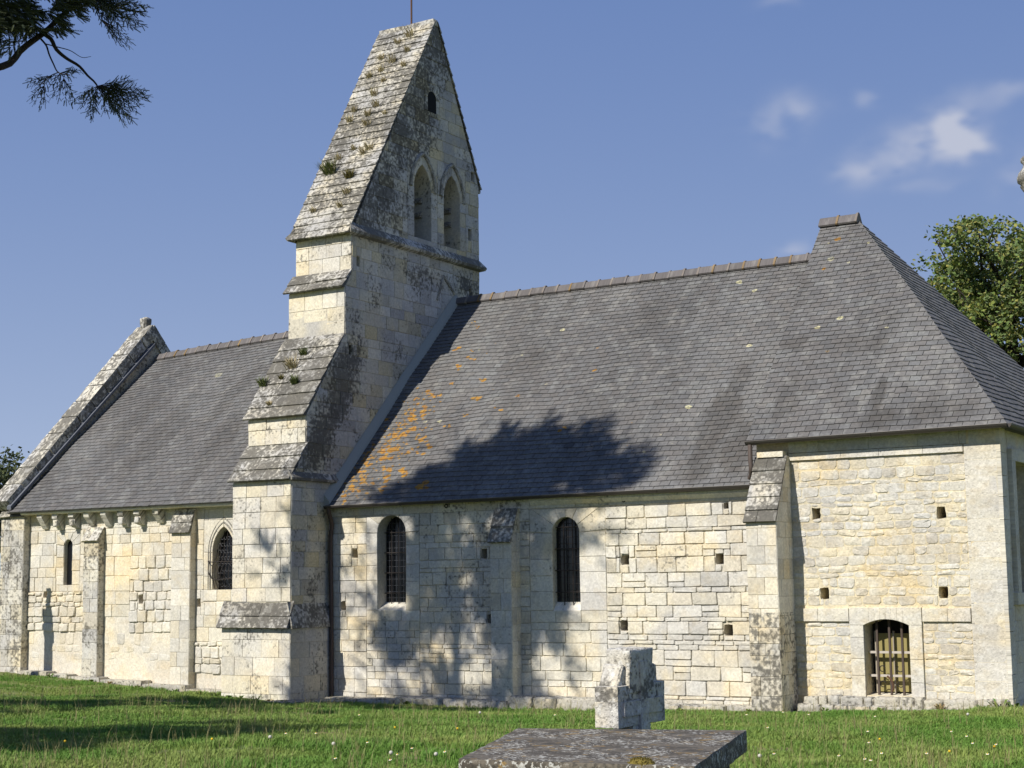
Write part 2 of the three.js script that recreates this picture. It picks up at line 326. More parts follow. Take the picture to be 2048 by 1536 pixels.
// weathering: courses of sloping slabs between a low front edge and a high back edge
function weathering(parent, x0, x1, z0, y0, z1, y1, n, t, mat, uvs, r, o = {}) {
  const dir = V(0, y1 - y0, z1 - z0), L = dir.length(); dir.normalize();
  const F = frame(V(0, y0, z0), V(1, 0, 0), dir), items = [];
  for (let i = 0; i < n; i++) {
    const v0 = L * i / n - (i ? 0.035 : 0), v1 = L * (i + 1) / n, m = o.split || 0;
    let u = x0; while (u < x1 - 0.02) { let w = m ? lerp(m * 0.6, m * 1.5, r()) : x1 - x0; if (x1 - u - w < 0.2) w = x1 - u; const q = 0.003; const j = () => (r() - 0.5) * (o.jit ?? 0.012); items.push({ p: [[u + q, v0 + j()], [u + w - q, v0 + j()], [u + w - q, v1], [u + q, v1]], v0, v1, size: 1, t: t * (0.75 + r() * 0.5) }); u += w; }
  }
  emit(parent, o.name || 'weathering_slab', items, (g, it) => shingle(g, it.p, F, it.v0, it.v1, it.t, (u, v) => [u * uvs[0], (v + y0) * uvs[1]], tone(r, 0.22), 0), mat, 300);
}
// ---- limestone materials, one weathering map for each wall
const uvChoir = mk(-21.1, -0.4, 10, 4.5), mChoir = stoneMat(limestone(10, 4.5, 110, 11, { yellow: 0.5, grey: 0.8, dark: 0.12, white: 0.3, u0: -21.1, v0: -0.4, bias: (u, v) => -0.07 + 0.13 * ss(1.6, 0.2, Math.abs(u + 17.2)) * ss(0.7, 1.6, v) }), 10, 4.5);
const uvApse = mk(-11.5, -0.4, 5, 5.2), mApse = stoneMat(limestone(5, 5.2, 130, 23, { yellow: 0.75, grey: 0.6, dark: 0.0, white: 0.45, bright: 0.96 }), 5, 5.2, 0.014);
const uvNave = mk(-31.5, -0.4, 9, 4.6), mNave = stoneMat(limestone(9, 4.6, 110, 37, { yellow: 0.65, grey: 0.55, dark: 0.0, white: 0.25 }), 9, 4.6, 0.008);
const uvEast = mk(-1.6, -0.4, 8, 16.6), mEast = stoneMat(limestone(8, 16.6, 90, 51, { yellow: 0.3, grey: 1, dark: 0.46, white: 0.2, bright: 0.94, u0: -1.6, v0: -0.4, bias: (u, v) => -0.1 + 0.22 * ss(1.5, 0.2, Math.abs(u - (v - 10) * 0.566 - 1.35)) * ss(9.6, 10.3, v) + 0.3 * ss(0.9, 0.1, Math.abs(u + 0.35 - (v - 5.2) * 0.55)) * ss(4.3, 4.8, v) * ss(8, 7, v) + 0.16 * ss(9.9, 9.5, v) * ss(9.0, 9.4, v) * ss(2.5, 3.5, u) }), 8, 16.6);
const uvSouthT = mk(-22.9, -0.4, 2, 10.6), mSouthT = stoneMat(limestone(2, 10.6, 120, 67, { yellow: 0.28, grey: 0.6, dark: 0.02, white: 0.4 }), 2, 10.6);
const lichenMap = limestone(4, 4, 128, 71, { yellow: 0.2, grey: 1, dark: 1.05, white: 0.35, bright: 0.9 });
const mLichen = stoneMat(lichenMap, 4, 4, 0.012);
const slabMap = limestone(4, 4, 128, 79, { yellow: 0.25, grey: 1, dark: 0.8, white: 0.35, bright: 0.9 }), mSlab = stoneMat(slabMap, 4, 4, 0.014);
const mCoping = stoneMat(limestone(4, 4, 128, 83, { yellow: 0.1, grey: 1, dark: 0.9, white: 0.5, bright: 0.92 }), 4, 4, 0.014); mCoping.vertexColors = false;
const mortar = [0.8, 0.78, 0.74];

// ---- choir wall
{
  const r = rng(101), F = south(0);
  const win1 = { u0: -19.77, u1: -19.04, v0: 1.64, vs: 3.24, kind: 'round' }, win2 = { u0: -15.53, u1: -14.93, v0: 1.63, vs: 3.13, kind: 'round' };
  const R1 = { u0: -20.05, u1: -18.7, v0: 1.42, v1: 3.62 }, R2 = { u0: -16.05, u1: -14.35, v0: 1.4, v1: 3.6 };
  const hole = (u, v, w = 0.16, h = 0.2) => ({ u0: u - w / 2, u1: u + w / 2, v0: v - h / 2, v1: v + h / 2 });
  const putlogs = [hole(-20.37, 2.83), hole(-17.13, 2.76), hole(-20.68, 1.73, 0.15, 0.2), hole(-17.0, 1.47, 0.14, 0.18), hole(-18.73, 1.62, 0.09, 0.1), hole(-13.95, 2.58, 0.19, 0.2), hole(-11.99, 2.56, 0.17, 0.19), hole(-14.0, 1.34, 0.17, 0.2), hole(-11.86, 1.27, 0.18, 0.21), hole(-11.83, 3.53, 0.12, 0.12)];
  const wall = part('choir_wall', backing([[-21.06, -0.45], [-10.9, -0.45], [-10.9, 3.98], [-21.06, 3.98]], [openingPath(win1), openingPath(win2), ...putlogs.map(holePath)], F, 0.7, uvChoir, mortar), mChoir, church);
  const hs = [...putlogs, R1, R2], polys = [], deep = [];
  const zone = (u0, u1, v0, v1, o, list = polys) => list.push(...masonry({ u0, u1, v0, v1 }, o, hs, [], r));
  const fine = { ch: [0.2, 0.32], sw: [0.3, 0.6], gap: 0.011, jit: 0.01, thin: 0.12, round: 0.01 };
  zone(-21.06, -20.05, -0.35, 3.62, fine);
  zone(-20.05, -18.7, -0.35, 1.42, { ch: [0.1, 0.17], sw: [0.22, 0.45], gap: 0.01, jit: 0.014 });
  zone(-18.7, -16.05, -0.35, 3.62, { ch: [0.14, 0.27], sw: [0.28, 0.6], gap: 0.012, jit: 0.016, thin: 0.34, round: 0.012 });
  zone(-16.05, -14.35, -0.35, 1.4, { ch: [0.18, 0.3], sw: [0.3, 0.7], gap: 0.015, jit: 0.014, thin: 0.25, round: 0.014 });
  zone(-14.35, -10.95, -0.35, 3.6, { ch: [0.15, 0.3], sw: [0.3, 0.72], gap: 0.015, jit: 0.018, thin: 0.36, round: 0.014, split: 0.06 }, deep);
  zone(-21.06, -10.95, 3.62, 3.95, { ch: [0.33, 0.34], sw: [0.6, 1.1], gap: 0.006 });
  polys.push(...surround(win1, R1, r, 0.006), ...surround(win2, R2, r, 0.006));
  const all = [...polys.map(p => ({ p, h: 0.022, b: 0.009, size: area(p) })), ...deep.map(p => ({ p, h: 0.036, b: 0.011, size: area(p) * 1.3 }))];
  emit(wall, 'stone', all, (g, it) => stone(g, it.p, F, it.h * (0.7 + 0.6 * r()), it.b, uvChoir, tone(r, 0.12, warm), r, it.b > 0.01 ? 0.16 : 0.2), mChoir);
  // windows: stained leaded glass behind iron
  const makeWin = (o, depth, name, lbl, bars, guard) => {
    const inner = openingPath(o), g = backing(inner, [], south(-depth), 0.02, mk(o.u0, o.v0, 1, 2));
    const w = part(name, g, glassDark, church, { label: lbl });
    const zf = -depth + 0.03, r2 = (o.u1 - o.u0) / 2, c = (o.u0 + o.u1) / 2;
    const top = u => o.vs + Math.sqrt(Math.max(0, r2 * r2 - (u - c) ** 2));
    for (let i = 1; i < bars; i++) { const u = lerp(o.u0, o.u1, i / bars); part('upright_bar', bar(V(u, o.v0 + 0.1, zf + 0.03), V(u, top(u), zf + 0.03), 0.011), iron, w); }
    for (let v = o.v0 + 0.35; v < o.vs + 0.3; v += 0.42) { const k = v > o.vs ? Math.sqrt(Math.max(0, r2 * r2 - (v - o.vs) ** 2)) : r2; part('cross_bar', bar(V(c - k, v, zf + 0.03), V(c + k, v, zf + 0.03), 0.011), iron, w); }
    const gg = []; // lead cames, small upright quarries
    for (let u = o.u0 + 0.09; u < o.u1 - 0.02; u += 0.09) gg.push(bar(V(u, o.v0 + 0.02, zf - 0.02), V(u, top(u) - 0.01, zf - 0.02), 0.004, 4));
    for (let v = o.v0 + 0.12; v < o.vs + r2; v += 0.13) { const k = v > o.vs ? Math.sqrt(Math.max(0, r2 * r2 - (v - o.vs) ** 2)) : r2; gg.push(bar(V(c - k, v, zf - 0.02), V(c + k, v, zf - 0.02), 0.004, 4)); }
    part('lead_lattice', mergeGeometries(gg), guard, w, { kind: 'stuff' });
    return w;
  };
  const w1 = makeWin(win1, 0.3, 'choir_window', 'round-headed window beside the tower with iron bars', 4, plain(0x63656a, 0.5, 0.4));
  makeWin(win2, 0.14, 'choir_window', 'round-headed window with a fine dark wire guard', 3, iron);
  // sloping sills
  for (const [o, d] of [[win1, 0.3], [win2, 0.14]]) part('window_sill', alongX([[0.012, o.v0 - 0.02], [0.012, o.v0 + 0.005], [-d, o.v0 + 0.16], [-d, o.v0 - 0.02]].reverse(), o.u0 - 0.0, o.u1 + 0.0, p => uvChoir(p.x, p.y)), mChoir, church);
  // cornice under the eaves, iron rings
  part('choir_cornice', alongX([[0, 3.68], [0.05, 3.69], [0.11, 3.76], [0.11, 3.82], [0, 3.82]], -16.0, -11.15, p => uvChoir(p.x, p.y)), mChoir, church);
  for (const [x, y] of [[1075, 1005], [1248, 1000], [893, 1012]]) { const q = onZ(x, y, 0.03), t = new THREE.TorusGeometry(0.035, 0.012, 6, 12); t.translate(q.x, q.y, 0.045); part('iron_ring', t, iron, church); }
}
// ---- buttresses
function buttress(name, o) {
  const { x0, x1, d, yb, yLip, yTop, zTop, mat, uvf, capMat, seed, label } = o, r = rng(seed), z0 = o.z0 || 0;
  const b = part(name, backing([[-d, yb], [-z0 + 0.02, yb], [-z0 + 0.02, yTop], [-zTop, yTop], [-d, yLip]], [], east(x1), x1 - x0, (u, v) => uvf(x0 - u, v), mortar), mat, church, label ? { label } : undefined);
  const polys = masonry({ u0: x0 - 0.004, u1: x1 + 0.004, v0: yb, v1: yLip }, { ch: o.ch || [0.28, 0.42], sw: o.sw || [0.3, 0.6], gap: 0.007, jit: 0.004 }, [], [], r);
  layStones(b, polys, south(d), mat, uvf, { h: 0.012, bev: 0.007, tone: 0.14, tints: warm }, r);
  const sl = left([-zTop, yTop], [-d, yLip]);
  const side = masonry({ u0: -d - 0.004, u1: -z0, v0: yb, v1: yTop }, { ch: [0.25, 0.4], sw: [0.2, 0.4], gap: 0.007, jit: 0.004 }, [], [sl], r);
  layStones(b, side, east(x1), mat, (u, v) => uvf(x1 - u, v), { h: 0.01, bev: 0.006, tone: 0.14, tints: warm }, r);
  weathering(b, x0 - 0.03, x1 + 0.03, d + 0.06, yLip - 0.04, zTop + 0.02, yTop, o.n || 2, 0.035, capMat || mLichen, [0.25, 0.25], r, { split: o.split || 0.5 });
  return b;
}
buttress('choir_buttress', { x0: -16.76, x1: -16.28, d: 0.34, yb: -0.4, yLip: 3.0, yTop: 3.64, zTop: 0.1, mat: mChoir, uvf: uvChoir, seed: 5, n: 2, label: 'shallow flat buttress between the two choir windows' });
const mApseB = stoneMat(limestone(4, 5, 120, 91, { yellow: 0.55, grey: 0.6, dark: 0, white: 0.4, bias: (u, v) => (v < 2.0 && v > 0.2 ? 0.16 : -1) }), 4, 5);
buttress('corner_buttress', { x0: -11.13, x1: -10.57, d: 0.75, yb: -0.4, yLip: 3.22, yTop: 4.38, zTop: 0.16, mat: mApseB, uvf: (u, v) => [(u + 11.2) / 4, (v + 0.4) / 5], seed: 8, n: 5, split: 0.4, ch: [0.2, 0.36], sw: [0.25, 0.5], label: 'tall deep buttress with a long lichened slope' });
part('buttress_cap', roughBox(-11.1, 4.36, -0.02, -10.6, 4.46, 0.24, [6, 2, 4], 0.006, 6, 12, 0.25), mApse, church);
const uvN = uvNave;
const mNaveB = stoneMat(limestone(4, 4.6, 120, 95, { yellow: 0.3, grey: 0.9, dark: 0.5, white: 0.6, bright: 0.95 }), 4, 4.6);
const uvNB = (u, v) => [(u + 31) / 4, (v + 0.4) / 4.6];
buttress('nave_buttress', { x0: -28.22, x1: -27.74, d: 0.2, yb: -0.2, yLip: 3.3, yTop: 3.6, zTop: 0.05, mat: mNaveB, uvf: uvNB, seed: 15, n: 1, capMat: mNaveB, split: 0, label: 'grey lichened flat buttress below the carved corbels' });
buttress('nave_buttress', { x0: -25.42, x1: -24.86, d: 0.2, yb: -0.3, yLip: 3.42, yTop: 3.93, zTop: 0.06, mat: mNave, uvf: uvN, seed: 16, n: 2, split: 0, label: 'flat buttress with a rough overhanging capstone' });
buttress('corner_pilaster', { x0: -31.1, x1: -30.3, d: 0.2, yb: 0, yLip: 3.95, yTop: 4.15, zTop: 0.1, mat: mNaveB, uvf: uvNB, seed: 17, n: 1, split: 0, label: 'flat corner pilaster at the foot of the gable' });

// ---- nave wall
{
  const r = rng(202), F = south(0);
  const lancet = { u0: -29.1, u1: -28.82, v0: 2.25, vs: 3.19, kind: 'round' }, pointed = { u0: -24.36, u1: -23.7, v0: 2.1, vs: 2.93, kind: { k: 1 } };
  const RL = { u0: -29.35, u1: -28.55, v0: 2.1, v1: 3.5 }, RP = { u0: -24.62, u1: -23.4, v0: 1.85, v1: 3.66 };
  const putl = [{ u0: -26.64, u1: -26.46, v0: 1.8, v1: 2.0 }, { u0: -24.82, u1: -24.7, v0: 1.72, v1: 1.9 }, { u0: -29.8, u1: -29.66, v0: 1.95, v1: 2.1 }];
  const wall = part('nave_wall', backing([[-31.05, -0.3], [-22.6, -0.3], [-22.6, 3.97], [-31.05, 3.97]], [openingPath(lancet), openingPath(pointed), ...putl.map(holePath)], F, 0.8, uvN, [0.93, 0.91, 0.88]), mNave, church);
  const hs = [...putl, RL, RP], polys = [], rough = [], peep = [];
  const z = (u0, u1, v0, v1, o, l = polys) => l.push(...masonry({ u0, u1, v0, v1 }, o, hs, [], r));
  z(-30.3, -28.22, 2.1, 3.55, { ch: [0.22, 0.34], sw: [0.26, 0.5], gap: 0.012, jit: 0.008 });
  z(-30.3, -28.22, 1.15, 2.1, { ch: [0.1, 0.24], sw: [0.2, 0.42], gap: 0.017, jit: 0.03, round: 0.02, wave: 0.09 }, rough);
  z(-27.74, -25.42, 2.9, 3.55, { ch: [0.2, 0.3], sw: [0.24, 0.42], gap: 0.014, jit: 0.014 });
  z(-27.74, -26.9, 1.5, 2.9, { ch: [0.26, 0.36], sw: [0.4, 0.6], gap: 0.008, jit: 0.006 });
  z(-26.9, -25.42, 1.15, 2.9, { ch: [0.18, 0.3], sw: [0.24, 0.44], gap: 0.017, jit: 0.026, round: 0.024, wave: 0.09 }, rough);
  z(-24.86, -22.6, 0.95, 3.9, { ch: [0.26, 0.38], sw: [0.3, 0.6], gap: 0.009, jit: 0.006 });
  z(-24.86, -22.6, 0.25, 0.95, { ch: [0.13, 0.26], sw: [0.22, 0.44], gap: 0.017, jit: 0.03, round: 0.022, wave: 0.08 }, rough);
  // old render lies over the foot of the wall; a few stones show through
  for (const p of masonry({ u0: -30.3, u1: -25.42, v0: 0.5, v1: 1.15 }, { ch: [0.16, 0.26], sw: [0.2, 0.4], gap: 0.03, jit: 0.04, round: 0.03 }, [{ u0: -28.22, u1: -27.74, v0: 0, v1: 2 }], [], r)) if (r() < 0.4) peep.push(p);
  polys.push(...surround(lancet, RL, r, 0.012, [0.2, 0.34]), ...surround(pointed, RP, r, 0.006, [0.3, 0.45]));
  emit(wall, 'stone', [...polys.map(p => ({ p, k: 0, size: area(p) })), ...rough.map(p => ({ p, k: 1, size: area(p) * 1.2 })), ...peep.map(p => ({ p, k: 2, size: area(p) * 0.5 }))], (g, it) => stone(g, it.p, F, it.k === 2 ? 0.006 + 0.006 * r() : it.k ? 0.04 * (0.55 + 0.8 * r()) : 0.016 * (0.6 + 0.8 * r()), it.k ? 0.018 : 0.008, uvN, tone(r, 0.12, warm), r, it.k ? 0.3 : 0.2), mNave, 300);
  // frieze under the eaves: carved diaper blocks between corbels
  const cx = [82, 112, 144, 175, 209, 243, 275, 313].map(x => onZ(x, 1030, 0.2).x);
  const ends = [-30.28, ...cx, -25.43];
  for (let i = 0; i + 1 < ends.length; i++) {
    const a = ends[i] + (i ? 0.09 : 0), b = ends[i + 1] - (i + 2 < ends.length ? 0.09 : 0), g = new G();
    stone(g, [[a, 3.57], [b, 3.57], [b, 3.9], [a, 3.9]], F, 0.012, 0.006, uvN, tone(r, 0.1), r, 0.2);
    const nx = Math.max(2, Math.round((b - a - 0.06) / 0.055)), ny = 4;
    for (let p = 0; p < nx; p++) for (let q = 0; q < ny; q++) { const u = a + 0.03 + (p + 0.5) * (b - a - 0.06) / nx + (q % 2 ? 0.012 : -0.012), v = 3.63 + (q + 0.5) * 0.055, e = 0.022; const P = [[u - e, v], [u, v - e], [u + e, v], [u, v + e]], c = at(F, u, v, 0.034); for (let k = 0; k < 4; k++) { const A = P[k], B = P[(k + 1) % 4]; g.tri(at(F, A[0], A[1], 0.01), at(F, B[0], B[1], 0.01), c, uvN(...A), uvN(...B), uvN(u, v), [1, 1, 1]); } }
    part('carved_frieze_block', g.geo(), mNave, wall);
  }
  cx.forEach((x, i) => {
    const k = i % 4, prof = [[[0, 3.62], [0.05, 3.6], [0.1, 3.66], [0.22, 3.82], [0.26, 3.88], [0.26, 3.95], [0, 3.95]], [[0, 3.56], [0.08, 3.58], [0.14, 3.68], [0.17, 3.76], [0.25, 3.84], [0.26, 3.95], [0, 3.95]], [[0, 3.6], [0.12, 3.62], [0.19, 3.7], [0.19, 3.8], [0.25, 3.86], [0.25, 3.95], [0, 3.95]], [[0, 3.64], [0.06, 3.64], [0.24, 3.84], [0.27, 3.95], [0, 3.95]]][k];
    const g = alongX(prof, x - 0.085, x + 0.085, p => uvN(p.x, p.y + p.z));
    const c = part('corbel', g, mNaveB, wall);
    if (k === 1 || k === 2) part('carved_head', roughBox(x - 0.07, 3.64, 0.1, x + 0.07, 3.8, 0.245, [7, 7, 7], 0.02, 11, 30 + i, 0.3), mNaveB, church);
  });
  part('nave_cornice', alongX([[0, 3.951], [0.3, 3.951], [0.32, 3.97], [0.32, 4.02], [0, 4.02]], -30.3, -22.66, p => uvN(p.x, p.y)), mNave, church);
  // pointed window with moulded head and a bulging iron grille
  const mold = []; for (const [off, rad] of [[0.06, 0.022], [0.12, 0.016]]) { const o2 = { u0: pointed.u0 - off, u1: pointed.u1 + off, vs: pointed.vs, kind: pointed.kind }; const A = archPts(o2.u0, o2.u1, o2.vs, o2.kind, 8); const P = [[o2.u1, pointed.v0], ...A, [o2.u0, pointed.v0]]; const gs = []; for (let i = 0; i + 1 < P.length; i++) gs.push(bar(V(P[i][0], P[i][1], 0.012), V(P[i + 1][0], P[i + 1][1], 0.012), rad, 6)); mold.push(mergeGeometries(gs)); }
  const mRib = mNave.clone(); mRib.vertexColors = false; mRib.map = slabMap; mRib.color.set(0xffffff);
  const pw = part('pointed_window', backing(openingPath(pointed), [], south(-0.2), 0.02, mk(pointed.u0, 2, 1, 2)), glassDark, church, { label: 'pointed window with a bulging iron grille, half hidden by the tower buttress' });
  mold.forEach(m => part('arch_moulding', m, mRib, pw));
  const g1 = []; for (let i = 0; i <= 6; i++) { const u = lerp(pointed.u0 + 0.03, pointed.u1 - 0.03, i / 6), a = Math.abs(i - 3) / 3; g1.push(tube([V(u, 2.12, -0.05), V(u, 2.35, 0.03 + 0.1 * (1 - a)), V(u, 2.6, 0.05), V(u, 2.85, -0.1), V(u, 3.45 - 0.45 * a * a, -0.12)], 0.009, 5, 14)); }
  g1.forEach(g => part('grille_bar', g, iron, pw));
  part('grille_hoop', tube([V(pointed.u0 - 0.08, 2.75, 0.01), V(pointed.u0 - 0.06, 2.72, 0.09), V(-24.03, 2.72, 0.17), V(pointed.u1 + 0.06, 2.72, 0.09)], 0.011, 5, 20), iron, pw);
  part('grille_hoop', tube([V(pointed.u0 - 0.08, 2.74, 0.03), V(pointed.u0 - 0.07, 2.5, 0.06), V(pointed.u0 + 0.05, 2.35, 0.08), V(-24.0, 2.33, 0.16), V(pointed.u1, 2.35, 0.08)], 0.011, 5, 24), iron, pw);
  const sc = []; for (let i = 0; i < 6; i++) for (let k = 0; k < 8; k++) { const u = lerp(pointed.u0 + 0.06, pointed.u1 - 0.06, (i + 0.5) / 6), v = 2.2 + k * 0.15; if (v > 2.95 && Math.abs(u + 24.03) > 0.3 - (v - 2.95) * 0.5) continue; const t = new THREE.TorusGeometry(0.035, 0.006, 4, 9, 4.6); t.rotateZ(i + k); t.translate(u, v, -0.1); sc.push(t); }
  part('scrollwork', mergeGeometries(sc), plain(0x55565a, 0.6, 0.3), pw, { kind: 'stuff' });
  part('lancet_window', backing(openingPath(lancet), [], south(-0.1), 0.02, mk(lancet.u0, 2, 1, 2)), glassDark, church);
}
// ---- apse: tall square east end
const XE = -6.87;
{
  const r = rng(303), F = south(0), FE = east(XE);
  const win = { u0: -9.3, u1: -8.5, v0: 0.17, vs: 1.37, v1: 1.46 };
  const seg = []; for (let i = 0; i <= 8; i++) { const t = i / 8; seg.push([lerp(win.u1, win.u0, t), win.vs + 0.1 * (1 - (2 * t - 1) ** 2)]); }
  const winPath = [[win.u0, win.v0], [win.u1, win.v0], ...seg];
  const hole = (u, v) => ({ u0: u - 0.085, u1: u + 0.085, v0: v - 0.105, v1: v + 0.105 });
  const putl = [hole(-10.1, 3.33), hole(-7.86, 3.27), hole(-10.0, 1.92), hole(-7.89, 1.92)];
  const wall = part('apse_wall', backing([[-10.95, -0.3], [XE, -0.3], [XE, 4.72], [-11.2, 4.72], [-11.2, 4.0], [-10.95, 4.0]], [winPath, ...putl.map(holePath)], F, 0.6, uvApse, [0.97, 0.91, 0.76]), mApse, church);
  const R = { u0: -9.55, u1: -8.27, v0: 0.1, v1: 1.67 };
  const hs = [...putl, R], rub = [], ash = [];
  const rubble = { ch: [0.09, 0.19], sw: [0.2, 0.5], gap: 0.016, jit: 0.035, round: 0.035, split: 0.1, wave: 0.06 };
  rub.push(...masonry({ u0: -10.57, u1: -7.42, v0: 1.7, v1: 4.28 }, rubble, hs, [], r));
  rub.push(...masonry({ u0: -10.57, u1: -9.55, v0: 0.1, v1: 1.42 }, rubble, hs, [], r), ...masonry({ u0: -8.27, u1: -7.42, v0: 0.1, v1: 1.42 }, rubble, hs, [], r));
  emit(wall, 'rubble_stone', rub.map(p => ({ p, size: area(p) })), (g, it) => stone(g, it.p, F, 0.008 * (0.3 + 1.4 * r()), 0.01, uvApse, tone(r, 0.07, [[[1, 0.985, 0.95], [0.93, 0.94, 0.97], [1, 0.95, 0.84], [0.97, 0.98, 1], [0.86, 0.84, 0.82]], 0.92]), r, 1.3), mApse);
  // dressed quoin, band, frieze and window frame
  ash.push(...masonry({ u0: -7.42, u1: XE + 0.004, v0: 0.1, v1: 4.42 }, { ch: [0.26, 0.42], sw: [0.6, 0.7], gap: 0.005 }, [], [], r).map(p => ({ p, h: 0.045 })));
  ash.push(...masonry({ u0: -10.57, u1: -9.56, v0: 1.43, v1: 1.66 }, { ch: [0.23, 0.24], sw: [0.6, 1], gap: 0.005 }, [], [], r).map(p => ({ p, h: 0.05 })), ...masonry({ u0: -8.26, u1: -7.43, v0: 1.43, v1: 1.66 }, { ch: [0.23, 0.24], sw: [0.6, 1], gap: 0.005 }, [], [], r).map(p => ({ p, h: 0.05 })));
  ash.push(...masonry({ u0: -10.57, u1: -7.43, v0: 4.29, v1: 4.42 }, { ch: [0.13, 0.14], sw: [0.6, 1.2], gap: 0.004 }, [], [], r).map(p => ({ p, h: 0.05 })));
  ash.push(...masonry({ u0: -10.57, u1: XE, v0: 4.425, v1: 4.72 }, { ch: [0.29, 0.3], sw: [0.6, 1.2], gap: 0.004 }, [], [], r).map(p => ({ p, h: 0.04 })));
  const q = 0.003;
  for (const [a, b] of [[R.u0, win.u0], [win.u1, R.u1]]) { let v = 0.1; while (v < win.vs - 0.05) { let h = lerp(0.28, 0.42, r()); if (win.vs - v - h < 0.2) h = win.vs - v; ash.push({ p: [[a + q, v + q], [b - q, v + q], [b - q, v + h - q], [a + q, v + h - q]], h: 0.05 }); v += h; } }
  for (let i = 0; i < 8; i += 1) { const a = seg[i], b = seg[i + 1], ua = i === 0 ? R.u1 : a[0], ub = i === 7 ? R.u0 : b[0]; ash.push({ p: [[b[0], b[1]], [a[0], a[1]], ...(i === 0 ? [[R.u1, win.vs + q]] : []), [ua, R.v1], [ub, R.v1], ...(i === 7 ? [[R.u0, win.vs + q]] : [])].map(p => p), h: 0.05 }); }
  const dressed = part('apse_dressing', backing([[-10.56, 4.43], [XE - 0.01, 4.43], [XE - 0.01, 4.7], [-10.56, 4.7]], [], south(0.006), 0.03, uvApse), mApse, church);
  emit(dressed, 'dressed_stone', ash.map(o => ({ ...o, size: area(o.p) })), (g, it) => stone(g, it.p, F, it.h, 0.006, uvApse, tone(r, 0.07, [[[1, 1, 1.02], [0.97, 0.97, 0.98]], 0.8]), r, 0.08), mApse);
  // east wall with its window, seen edge on
  const ew = { u0: 0.85, u1: 2.3, v0: 1.9, v1: 4.15 };
  const eW = part('apse_wall', backing([[-0.044, -0.3], [9.3, -0.3], [9.3, 4.72], [-0.044, 4.72]], [rectPath(ew)], FE, 0.5, (u, v) => uvApse(-7 - u, v), [1, 0.97, 0.9]), mApse, church, { label: 'east end wall of the church' });
  const es = masonry({ u0: -0.046, u1: 0.3, v0: -0.2, v1: 4.7 }, { ch: [0.3, 0.44], sw: [0.5, 0.6], gap: 0.006 }, [], [], r).map(p => ({ p, h: 0.07, size: 1 }));
  es.push(...masonry({ u0: 0.305, u1: 4.5, v0: -0.2, v1: 4.7 }, { ch: [0.26, 0.4], sw: [0.3, 0.7], gap: 0.007 }, [{ u0: ew.u0 - 0.25, u1: ew.u1 + 0.25, v0: ew.v0 - 0.22, v1: ew.v1 + 0.2 }], [], r).map(p => ({ p, h: 0.012, size: 0.5 })));
  for (const p of [[[ew.u0 - 0.24, ew.v0], [ew.u0, ew.v0], [ew.u0, ew.v1], [ew.u0 - 0.24, ew.v1]], [[ew.u1, ew.v0], [ew.u1 + 0.24, ew.v0], [ew.u1 + 0.24, ew.v1], [ew.u1, ew.v1]], [[ew.u0 - 0.24, ew.v1], [ew.u1 + 0.24, ew.v1], [ew.u1 + 0.24, ew.v1 + 0.2], [ew.u0 - 0.24, ew.v1 + 0.2]], [[ew.u0 - 0.3, ew.v0 - 0.2], [ew.u1 + 0.3, ew.v0 - 0.2], [ew.u1 + 0.3, ew.v0], [ew.u0 - 0.3, ew.v0]]]) es.push({ p, h: 0.09, size: 2 });
  emit(eW, 'stone', es, (g, it) => stone(g, it.p, FE, it.h, 0.006, (u, v) => uvApse(-7 - u, v), tone(r, 0.1), r, 0.1), mApse);
  part('east_window', backing(rectPath(ew), [], east(XE - 0.3), 0.02, mk(0, 0, 2, 2)), glassDark, church);
  // low barred window with two olive casements
  const olive = plain(0x8c8250, 0.75), wood = plain(0x9a917f, 0.8), w = part('barred_window', alongX([[-0.5, 0.1], [-0.42, 0.1], [-0.42, 1.6], [-0.5, 1.6]], -9.35, -8.45), plain(0x15130f, 0.9), church, { label: 'low cellar window with iron bars and olive casements' });
  for (const [a, b] of [[-9.17, -8.9], [-8.87, -8.6]]) part('casement_panel', alongX([[-0.34, 0.22], [-0.31, 0.22], [-0.31, 1.22], [-0.34, 1.22]], a, b), olive, w);
  for (const [a, b] of [[-9.23, -9.17], [-8.9, -8.87], [-8.6, -8.54]]) part('casement_stile', alongX([[-0.33, 0.2], [-0.29, 0.2], [-0.29, 1.26], [-0.33, 1.26]], a, b), wood, w);
  for (const y of [0.5, 0.9]) part('cross_bar', roughBox(-9.28, y - 0.02, -0.18, -8.52, y + 0.02, -0.14, [12, 1, 1], 0.003, 20, 4), plain(0xb3aba0, 0.85), w);
  for (const x of [-9.12, -8.9, -8.68]) part('upright_bar', roughBox(x - 0.018, 0.17, -0.15, x + 0.018, 1.47, -0.11, [1, 14, 1], 0.003, 9, 6), plain(0x4a3f38, 0.85), w);
  part('window_chain', tube([V(-8.95, 0.5, -0.08), V(-8.87, 0.42, -0.06), V(-8.85, 0.3, -0.08), V(-8.88, 0.24, -0.1)], 0.018, 5, 20), rust, w);
  for (const [x, s] of [[-9.05, 1], [-8.74, -1]]) for (const y of [0.62, 0.36]) { const t = new THREE.TorusGeometry(0.05, 0.009, 5, 12, 4.4); t.rotateZ(s > 0 ? 0.4 : 2.2); t.translate(x, y, -0.14); part('iron_scroll', t, iron, w); }
  part('window_sill', alongX([[0.02, 0.1], [0.02, 0.16], [-0.42, 0.2], [-0.42, 0.1]].reverse(), -9.3, -8.5, p => uvApse(p.x, p.y)), mApse, church);
}
